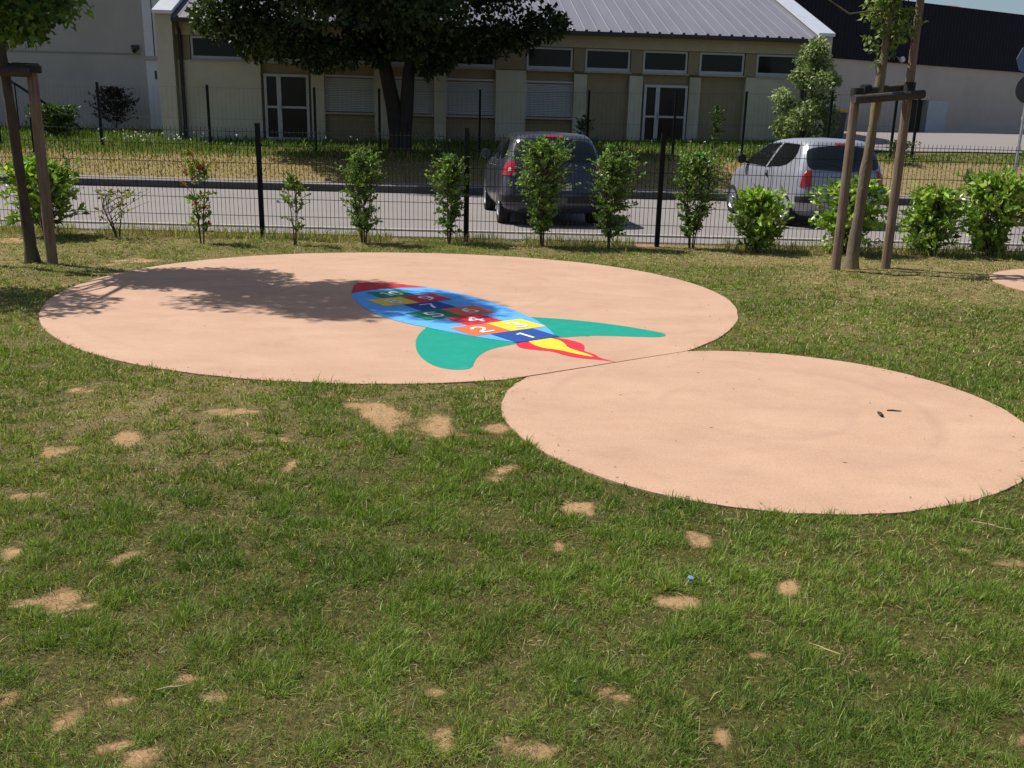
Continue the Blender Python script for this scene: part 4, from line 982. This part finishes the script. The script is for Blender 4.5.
# --- small silver hatchback
car = thing('parked_car', 'small silver three door hatchback parked across the road', 'car', (5.66, 16.36, 0), R(9.5))
car.scale = (1, 1, 1.03)
S = CarShape([(.20, .70, .16, 3.42, .30, .45), (.30, .79, .05, 3.55, .22, .50), (.45, .82, .0, 3.60, .20, .52), (.58, .828, .01, 3.58, .20, .50), (.72, .825, .04, 3.50, .20, .48), (.86, .815, .06, 3.28, .20, .44),
              (.93, .80, .08, 3.06, .20, .40), (1.0, .775, .10, 2.84, .20, .34), (1.12, .735, .14, 2.58, .20, .30), (1.25, .69, .20, 2.30, .20, .28), (1.36, .635, .27, 2.05, .20, .26), (1.43, .57, .35, 1.80, .20, .25), (1.465, .44, .55, 1.50, .18, .2)])
bd = finish_body(S.body(None, 0, 0), M_silver, car, [(.60, .285), (2.98, .285)], .335, .56)
S.patch([(-.60, 1.36), (.60, 1.36), (.665, 1.14), (.655, .985), (.42, .945), (-.42, .945), (-.655, .985), (-.665, 1.14)], 'rear', .006, nc=24, nr=18, it=2).build('rear_window', M_cglass, car, smooth=True)
S.patch([(-.655, .565), (.655, .565), (.655, .94), (-.655, .94)], 'rear', .0025, nc=24, nr=10, it=0).build('tailgate_seam', M_trim, car, smooth=True)
S.patch([(-.645, .577), (.645, .577), (.645, .932), (-.645, .932)], 'rear', .005, nc=24, nr=10, it=0).build('tailgate', M_silver, car, smooth=True)
b = MB(); b.tube([(.02, S.rear(0, .98)-.02, .97), (-.18, S.rear(.2, 1.06)-.02, 1.05), (-.42, S.rear(.42, 1.12)-.018, 1.10)], .009, 6); b.build('wiper', M_trim, car)
for sgn in (-1, 1):
    S.patch([(1.56, .965), (2.74, .975), (2.78, .99), (2.54, 1.11), (2.26, 1.26), (2.08, 1.36), (2.02, 1.378), (1.28, 1.388)], 'side', .006, sgn, nc=14, nr=22, it=0).build('front_window', M_cglass, car, smooth=True)
    S.patch([(1.48, .965), (1.05, .975), (.74, 1.03), (.56, 1.13), (.50, 1.24), (.54, 1.34), (.62, 1.378), (1.17, 1.388)], 'side', .006, sgn, nc=14, nr=22, it=0).build('side_window', M_cglass, car, smooth=True)
    S.patch([(1.165, .405), (2.565, .385), (2.615, .965), (1.265, .965), (1.185, .80)], 'side', .0025, sgn, nc=16, it=0).build('door_seam', M_trim, car, smooth=True)
    dr_ = S.patch([(1.18, .42), (2.55, .40), (2.60, .95), (1.28, .95), (1.20, .80)], 'side', .005, sgn, nc=16, it=0).build('door', M_silver, car, smooth=True)
    b = MB(); xs = S.side(1.38, .84); b.tube([(sgn*(xs+.005), 1.35, .79), (sgn*(xs+.035), 1.375, .84), (sgn*(xs+.005), 1.41, .90)], [.018, .024, .018], 8); b.build('handle', M_trim, dr_, smooth=True)
    S.patch([(.95, .40), (2.72, .40), (2.72, .475), (.95, .475)], 'side', .012, sgn, nc=16, nr=5, it=0).build('side_rub_strip', M_trim, car, smooth=True)
    b = MB(); xm = S.side(2.48, 1.0); b.tube([(sgn*xm, 2.46, 1.0), (sgn*(xm+.10), 2.44, 1.03)], .022, 6); b.disc((sgn*(xm+.15), 2.42, 1.065), (0, -1, .05), [(-.09, .02), (-.06, .07), (0, .088), (.035, .085), (.036, .0)], 18); b.build('mirror', M_trim, car, smooth=True)
    S.wrap(.69, .96, .16, .010, sgn, .60, nr=10).build('tail_lamp', M_redlamp, car, smooth=True)
    S.wrap(.43, .53, .20, .016, sgn, .58, nr=5).build('bumper_strip', M_trim, car, smooth=True)
    for y in (.60, 2.98): wheel(car, sgn*.735, y, .285, sgn)
S.patch([(-.26, .62), (.26, .62), (.26, .73), (-.26, .73)], 'rear', .012, it=0, nr=4).build('number_plate', M_plate, car)
S.patch([(-.13, 1.375), (.13, 1.375), (.13, 1.40), (-.13, 1.40)], 'rear', .012, it=0, nr=4).build('brake_light', M_redlamp, car)
S.patch([(-.60, 1.34), (.60, 1.34), (.66, 1.0), (-.66, 1.0)], 'front', .006, nc=20, it=1).build('windscreen', M_cglass, car, smooth=True)
b = MB(); b.tube([(0, 1.75, 1.47), (0, 1.5, 1.66)], [.008, .003], 5); b.build('aerial', M_trim, car)
for y in (.9,):
    b = MB()
    b.disc((.42, .1, .27), (0, 1, 0), [(-.08, .022), (.2, .022)], 10); b.build('exhaust', M_chrome, car)

# --- dark estate
car = thing('parked_car', 'dark blue grey estate car parked tail on behind a column shrub', 'car', (.64, 15.45, 0), R(7.0))
S = CarShape([(.22, .76, .14, 3.85, .30, .45), (.32, .84, .05, 3.98, .24, .5), (.50, .868, .0, 4.03, .22, .52), (.64, .872, .02, 4.0, .22, .5), (.80, .868, .06, 3.86, .22, .48), (.92, .85, .09, 3.5, .22, .44),
              (1.0, .825, .11, 3.15, .22, .40), (1.08, .795, .14, 2.85, .22, .36), (1.2, .75, .20, 2.58, .22, .32), (1.33, .70, .28, 2.28, .22, .30), (1.42, .65, .36, 2.02, .22, .28), (1.475, .58, .46, 1.80, .22, .26), (1.505, .46, .66, 1.55, .2, .2)])
bd = finish_body(S.body(None, 0, 0), M_darkcar, car, [(.72, .315), (3.25, .315)], .365, .60)
S.patch([(-.60, 1.41), (.60, 1.41), (.68, 1.20), (.68, 1.03), (-.68, 1.03), (-.68, 1.20)], 'rear', .006, nc=24, nr=18, it=2).build('rear_window', M_cglass, car, smooth=True)
S.patch([(-.70, .555), (.70, .555), (.70, 1.02), (-.70, 1.02)], 'rear', .0025, nc=24, nr=10, it=0).build('tailgate_seam', M_trim, car, smooth=True)
S.patch([(-.69, .567), (.69, .567), (.69, 1.012), (-.69, 1.012)], 'rear', .005, nc=24, nr=10, it=0).build('tailgate', M_darkcar, car, smooth=True)
for sgn in (-1, 1):
    S.patch([(2.0, 1.05), (2.95, 1.05), (2.62, 1.22), (2.3, 1.36), (2.15, 1.41), (2.04, 1.41)], 'side', .006, sgn, it=1).build('front_window', M_cglass, car, smooth=True)
    S.patch([(1.15, 1.05), (1.92, 1.05), (1.96, 1.41), (1.2, 1.41)], 'side', .006, sgn, it=1).build('side_window', M_cglass, car, smooth=True)
    S.patch([(.52, 1.09), (1.07, 1.05), (1.12, 1.40), (.66, 1.38)], 'side', .006, sgn, it=2).build('side_window', M_cglass, car, smooth=True)
    S.patch([(1.945, .435), (2.935, .415), (2.975, 1.033), (1.945, 1.033)], 'side', .0025, sgn, it=0).build('door_seam', M_trim, car, smooth=True)
    S.patch([(1.125, .61), (1.19, .445), (1.944, .435), (1.944, 1.033), (1.125, 1.033)], 'side', .0025, sgn, it=0).build('door_seam', M_trim, car, smooth=True)
    d_ = S.patch([(1.96, .45), (2.92, .43), (2.96, 1.02), (1.96, 1.02)], 'side', .005, sgn, it=0).build('door', M_darkcar, car, smooth=True)
    b = MB(); xs = S.side(2.1, .95); b.tube([(sgn*(xs+.005), 2.02, .94), (sgn*(xs+.04), 2.1, .945), (sgn*(xs+.005), 2.2, .94)], .014, 8); b.build('handle', M_chrome, d_, smooth=True)
    d_ = S.patch([(1.14, .62), (1.2, .46), (1.93, .45), (1.93, 1.02), (1.14, 1.02)], 'side', .005, sgn, it=0).build('door', M_darkcar, car, smooth=True)
    b = MB(); b.tube([(sgn*(xs+.005), 1.22, .95), (sgn*(xs+.04), 1.3, .955), (sgn*(xs+.005), 1.4, .95)], .014, 8); b.build('handle', M_chrome, d_, smooth=True)
    b = MB(); xm = S.side(2.75, 1.05); b.tube([(sgn*xm, 2.78, 1.05), (sgn*(xm+.10), 2.76, 1.07)], .022, 6); b.disc((sgn*(xm+.15), 2.74, 1.10), (0, -1, .05), [(-.09, .02), (-.06, .07), (0, .09), (.035, .085), (.036, .0)], 18); b.build('mirror', M_darkcar, car, smooth=True)
    tl = S.wrap(.83, 1.05, .28, .012, sgn, .66, nr=12).build('tail_lamp', M_redlamp, car, smooth=True)
    S.wrap(.90, .95, .20, .016, sgn, .72, nr=4).build('reverse_lamp', M_clear, tl, smooth=True)
    S.wrap(.40, .50, .55, .014, sgn, .2, nr=5).build('bumper_strip', M_trim, car, smooth=True)
    for y in (.72, 3.25): wheel(car, sgn*.775, y, .31, sgn, .2)
pl = S.patch([(-.26, .60), (.26, .60), (.26, .71), (-.26, .71)], 'rear', .012, it=0, nr=4).build('number_plate', M_plate, car)
S.patch([(-.16, 1.435), (.16, 1.435), (.16, 1.462), (-.16, 1.462)], 'rear', .014, it=0, nr=4).build('brake_light', M_redlamp, car)
S.patch([(-.66, 1.40), (.66, 1.40), (.72, 1.08), (-.72, 1.08)], 'front', .006, nc=20, it=1).build('windscreen', M_cglass, car, smooth=True)

# --- white van, its nose at the right picture edge
car = thing('parked_van', 'white van nose just entering at the right picture edge', 'van', (27.85, 43.6, float(terrain(24, 43))+.03), R(80))
S = CarShape([(.25, .80, .1, 4.55, .2, .4), (.45, .92, .0, 4.72, .2, .45), (.75, .93, .0, 4.74, .2, .45), (1.0, .93, .0, 4.55, .2, .42), (1.15, .92, .0, 4.1, .2, .36), (1.3, .90, .0, 3.85, .2, .3), (1.6, .86, .02, 3.55, .2, .28), (1.85, .80, .05, 3.25, .2, .26), (1.95, .70, .1, 3.05, .2, .25)])
finish_body(S.body(None, 0, 0), M_vanw, car, [(.8, .32), (3.8, .32)], .37, .64)
S.patch([(-.76, 1.80), (.76, 1.80), (.84, 1.2), (-.84, 1.2)], 'front', .008, nc=20, it=1).build('windscreen', M_cglass, car, smooth=True)
for sgn in (-1, 1):
    S.patch([(2.55, 1.2), (3.75, 1.2), (3.35, 1.75), (2.6, 1.75)], 'side', .006, sgn, it=1).build('front_window', M_cglass, car, smooth=True)
    S.wrap(.8, 1.3, .12, .012, sgn, .74, nr=10).build('tail_lamp', M_redlamp, car, smooth=True)
    b = MB(); b.disc((sgn*.62, 4.58, .82), (0, 1, .1), [(-.1, .15), (.06, .14), (.10, .09), (.11, 0)], 18); b.build('headlight', M_clear, car, smooth=True)
    for y in (.8, 3.8): wheel(car, sgn*.80, y, .32, sgn, .21)
S.patch([(-.6, .5), (.6, .5), (.6, .72), (-.6, .72)], 'front', .01, nc=16, it=0).build('grille', M_trim, car)

# ------------------------------------------------------------------ grass: one mass of blades over the lawn, another over the bank
def blades(P, h, wd, lean, col, la=None):
    n = len(P); a = RNG.uniform(0, 2*PI, n); s = np.stack([np.cos(a), np.sin(a), 0*a], 1)*wd[:, None]*.5
    la = RNG.uniform(0, 2*PI, n) if la is None else la; ld = np.stack([np.cos(la), np.sin(la), 0*la], 1)*(lean*h)[:, None]
    up = np.zeros((n, 3)); up[:, 2] = 1
    hz = h*np.sqrt(np.maximum(.12, 1-.75*lean**2))
    m = P+ld*.38+up*(hz*.62)[:, None]; t = P+ld+up*hz[:, None]
    V = np.stack([P-s, P+s, m-s*.8, m+s*.8, t], 1).reshape(-1, 3); b = (np.arange(n)*5)[:, None]
    Fq = np.concatenate([b+np.array([[0, 1, 3]]), b+np.array([[0, 3, 2]]), b+np.array([[2, 3, 4]])], 0)
    return V, Fq, np.repeat(col, 5, 0)
Ps = []; Tf = []
for (y0, y1, dens, tuf, per) in [(1.55, 3.2, 36000, 850, 26), (3.2, 4.6, 26000, 660, 22), (4.6, 6.5, 15000, 480, 17), (6.5, 9.0, 6500, 320, 12), (9.0, 11.3, 4300, 230, 9), (11.3, 13.6, 3500, 180, 8)]:
    hwid = .60*y1+.7
    n = int(dens*(y1-y0)*2*hwid); x = RNG.uniform(-hwid, hwid, n); y = RNG.uniform(y0, y1, n); k = np.abs(x) < .60*y+.7
    z0 = np.zeros(k.sum()); Ps.append(np.stack([x[k], y[k], z0, z0, z0, z0+.5], 1))
    n = int(tuf*(y1-y0)*2*hwid); x = RNG.uniform(-hwid, hwid, n); y = RNG.uniform(y0, y1, n)
    cl = fbm(x*10.5+5, y*10.5+11, 3); k = (np.abs(x) < .60*y+.7) & (RNG.random(n) < (1-earth(x, y))*np.clip(3.6*(cl-.36), .05, 1)*(1-.6*dryness(x, y)))
    x = np.repeat(x[k], per); y = np.repeat(y[k], per); q = len(x); a = RNG.uniform(0, 2*PI, q); rad = np.repeat(RNG.uniform(.008, .034, k.sum()), per)*RNG.random(q)**.6
    Ps.append(np.stack([x+rad*np.cos(a), y+rad*np.sin(a), np.ones(q), a, np.repeat(RNG.uniform(.7, 1.35, k.sum()), per), np.repeat(RNG.random(k.sum()), per)], 1))
Pq = np.concatenate(Ps); x, y, ist, ta, thh, tcol = Pq.T
er = earth(x, y); dr = dryness(x, y); gp = pad_gap(x, y)
clump = fbm(x*10.5+5, y*10.5+11, 3); big_n = fbm(x*1.3+70, y*1.3+33, 3)
dens = (1-np.clip(er*1.05, 0, .96))*np.clip(.62+2.2*(clump-.42), .34, 1)*np.clip(1.12-.40*dr, .2, 1)
keep = (RNG.random(len(x)) < np.where(ist > 0, 1-np.clip(er*1.1, 0, .98), dens)) & (gp > -.004+.03*RNG.random(len(x))**3)
x, y, er, dr, gp, clump, big_n, ist, ta, thh, tcol = [q[keep] for q in (x, y, er, dr, gp, clump, big_n, ist, ta, thh, tcol)]
n = len(x); z = lawn_z(x, y)-.004; tuft = ist > 0
h = np.where(tuft, (.024+.034*RNG.random(n))*thh*(.7+.6*clump), (.014+.028*RNG.random(n)**1.3)*(.55+.95*clump))*(1-.5*er)*(1-.25*dr)
tall = RNG.random(n) < .008; h[tall] *= 1.8
wd = np.clip(.00090*y, .0020, .0078)*RNG.uniform(.65, 1.4, n)
lean = np.clip(RNG.normal(.82, .34, n), .05, 1.25)
g1 = np.array([.145, .220, .036]); g2 = np.array([.26, .345, .075]); g3 = np.array([.066, .130, .025]); st = np.array([.56, .45, .24]); rb = np.array([.20, .125, .06]); yl = np.array([.28, .29, .06])
lush = np.clip((.65*clump+.35*fbm(x*27+3, y*27+60, 2)-.34)/.30, 0, 1)         # 0 worn between the clumps, 1 rich green clump
t = np.where(tuft, .7*tcol+.3*RNG.random(n), RNG.random(n))[:, None]; bn = np.clip((big_n-.25)*2, 0, 1)[:, None]
col = (g3*(1-bn)+g1*bn)*(1-t)+(g1*(1-bn)+g2*bn)*t
pick = RNG.random(n); dd = np.clip(dr, 0, 1)
col = np.where((pick < .05+.20*(1-lush)+.42*dd)[:, None], yl*RNG.uniform(.6, 1.2, (n, 1)), col)
col = np.where((pick < .03+.09*(1-lush)+.34*dd-.03*tuft)[:, None], st*RNG.uniform(.5, 1.15, (n, 1)), col)
col = np.where((RNG.random(n) < .035)[:, None], np.array([.42, .47, .22])*RNG.uniform(.7, 1.2, (n, 1)), col)  # scattered pale blades imitate tiny glints of sun on the grass
col = np.where((RNG.random(n) < .02+.16*(1-lush))[:, None], rb*RNG.uniform(.6, 1.3, (n, 1)), col)
col *= RNG.uniform(.66, 1.36, (n, 1))
V, Fq, Cc = blades(np.stack([x, y, z], 1), h, wd, lean, col, np.where(tuft, ta+RNG.normal(0, .7, n), RNG.uniform(0, 2*PI, n)))
# dead clippings lying between the blades and on the bare earth
m = 75000; yq = 1.6+11.6*RNG.random(m)**1.7; xq = RNG.uniform(-1, 1, m)*(.60*yq+.6); k = pad_gap(xq, yq) > .02; k &= RNG.random(m) < .35+.65*np.clip(dryness(xq, yq)+.5*earth(xq, yq), 0, 1); xq, yq = xq[k], yq[k]; m = len(xq)
Dq = RNG.normal(size=(m, 3)); Dq[:, 2] = np.abs(Dq[:, 2])*.10
Lq = RNG.uniform(.010, .045, m)*np.clip(yq/4, 1, 2); V3, F3, C3 = leaf_cloud(np.stack([xq, yq, lawn_z(xq, yq)+.003+.010*RNG.random(m)], 1), Dq, Lq, np.clip(yq*.0006, .0016, .006), np.where(RNG.random(m)[:, None] < .7, st, np.array([.16, .11, .06]))*RNG.uniform(.5, 1.1, (m, 1)))
# a few clippings blown onto the pads, mostly along their rims
m = 9000; yq = RNG.uniform(3.6, 12, m); xq = RNG.uniform(-4.3, 3.2, m); gq = pad_gap(xq, yq); k = (gq < -.005) & (RNG.random(m) < .02+.75*np.exp(gq/.07)); xq, yq = xq[k], yq[k]; m = len(xq)
Dq = RNG.normal(size=(m, 3)); Dq[:, 2] = .02; Vp, Fp, Cp = leaf_cloud(np.stack([xq, yq, np.full(m, PAD_T+.0035)], 1), Dq, RNG.uniform(.008, .035, m), np.full(m, .004), np.where(RNG.random(m)[:, None] < .6, np.array([.30, .23, .11]), np.array([.08, .10, .03]))*RNG.uniform(.5, 1.2, (m, 1)), .05, .03)
V3 = np.concatenate([V3, Vp]); F3 = np.concatenate([F3, Fp+len(V3)-len(Vp)]); C3 = np.concatenate([C3, Cp])
# weeds along the fence foot
m = 9000; xw = RNG.uniform(-9, 9, m); yw = RNG.normal(13.18, .20, m); kk = (fbm(xw*1.5+3, yw*0+2, 2) > .40) & (yw < 13.6); xw, yw = xw[kk], yw[kk]; m = len(xw)
wc = np.where(RNG.random(m)[:, None] < .55, st*RNG.uniform(.5, 1.0, (m, 1)), np.where(RNG.random(m)[:, None] < .6, g2*RNG.uniform(.7, 1.2, (m, 1)), yl))
V2, F2, C2 = blades(np.stack([xw, yw, 0*xw], 1), RNG.uniform(.05, .20, m), RNG.uniform(.006, .011, m), np.clip(RNG.normal(.5, .25, m), 0, 1), wc)
gr = np_mesh('grass', np.concatenate([V, V2, V3]), np.concatenate([Fq, F2+len(V), F3+len(V)+len(V2)]), M_grass, np.concatenate([Cc, C2, C3]))
tag(gr, 'short worn green grass of the lawn with straw coloured blades', 'grass', kind='stuff')

m = 62000; x = RNG.uniform(-22, 16, m); y = 23.85+RNG.random(m)**.9*9.5
k = ~((x > 9.3) & (y > 29.4)) & (np.abs(x) < .62*y+1) & ~((y-31.0 > .0983*(x+11.3)-.2) & (x > -11.5) & (x < 12))
x, y = x[k], y[k]; m = len(x); z = terrain(x, y)-.01
green = sstep(26.6, 28.0, y+.9*(fbm(x*.6, y*.6, 3)-.5)); right = sstep(8, 10, x)
h = np.where(RNG.random(m) < green, RNG.uniform(.07, .25, m)*(.5+fbm(x*1.3, y*1.3, 2)), RNG.uniform(.03, .09, m))
h *= 1-.5*right
isg = RNG.random(m) < .12+.82*green
c = np.where(isg[:, None], np.array([.115, .19, .030])*RNG.uniform(.55, 1.3, (m, 1)), np.array([.34, .26, .10])*RNG.uniform(.6, 1.2, (m, 1)))
V, Fq, Cc = blades(np.stack([x, y, z], 1), h, RNG.uniform(.018, .034, m), np.clip(RNG.normal(.55, .25, m), 0, 1), c)
tag(np_mesh('bank_grass', V, Fq, M_grass, Cc), 'dry yellow and green grass of the bank beyond the road', 'grass', kind='stuff')
# pale flower heads among the tall grass by the far fence
m = 70; x = np.concatenate([RNG.normal(-11.2, .9, 45), RNG.uniform(-13, 8, 25)]); y = RNG.uniform(28.4, 30.0, m); z = terrain(x, y)+RNG.uniform(.2, .4, m)
D = unit(RNG.normal(size=(m*5, 3))); V, Fq, Cc = leaf_cloud(np.repeat(np.stack([x, y, z], 1), 5, 0), D, np.full(m*5, .05), np.full(m*5, .04), np.full((m*5, 3), .75))
tag(np_mesh('wildflowers', V, Fq, M_flower, Cc), 'tiny pale wildflowers in the tall grass by the far fence', 'wildflowers', kind='stuff')

# ------------------------------------------------------------------ small litter
b = MB(); b.disc((0, 0, 0), (0, 0, 1), [(0, .0125), (.009, .0138), (.010, .0132), (.0115, .012), (.0115, 0)], 22)
for k in range(22):
    a = 2*PI*k/22; b.box(math.cos(a)*.0138-.0008, math.cos(a)*.0138+.0008, math.sin(a)*.0138-.0008, math.sin(a)*.0138+.0008, .001, .009)
o = b.build('bottle_cap', M_cap, loc=(.665, 3.07, .030)); o.rotation_euler = (.35, .2, .4); o.scale = (.8, .8, .8); tag(o, 'small blue plastic bottle cap lying in the grass', 'bottle cap')
def twig(label, x, y, z, rz_, L, r, mat=M_twig, grp='twigs and bits lying about'):
    b = MB(); b.tube([(-L/2, 0, r), (-L*.1, L*.06, r*1.4), (L*.2, L*.02, r), (L/2, L*.09, r)], [r, r*1.1, r*.9, r*.5], 6); b.tube([(-L*.1, L*.06, r*1.3), (L*.08, L*.16, r)], r*.6, 5)
    o = b.build('twig', mat, smooth=True, loc=(x, y, z)); o.rotation_euler = (0, 0, rz_); tag(o, label, 'twig', grp)
twig('dark stubby twig on the smaller pink pad', 2.172, 5.24, PAD_T, 1.45, .075, .010)
twig('thin dark twig on the smaller pink pad right of the stubby one', 2.29, 5.33, PAD_T, -.15, .085, .004)
twig('pale straw stalk in the grass below the right half of the smaller pad', 2.02, 3.60, .035, -.6, .16, .0022, M_straw)
twig('pale straw stalk across the small bare patch in the near grass', 1.01, 2.62, .03, 2.4, .10, .0020, M_straw)
twig('pale straw stalk in the near left bare patch', -.95, 2.32, .03, .3, .08, .0022, M_straw)
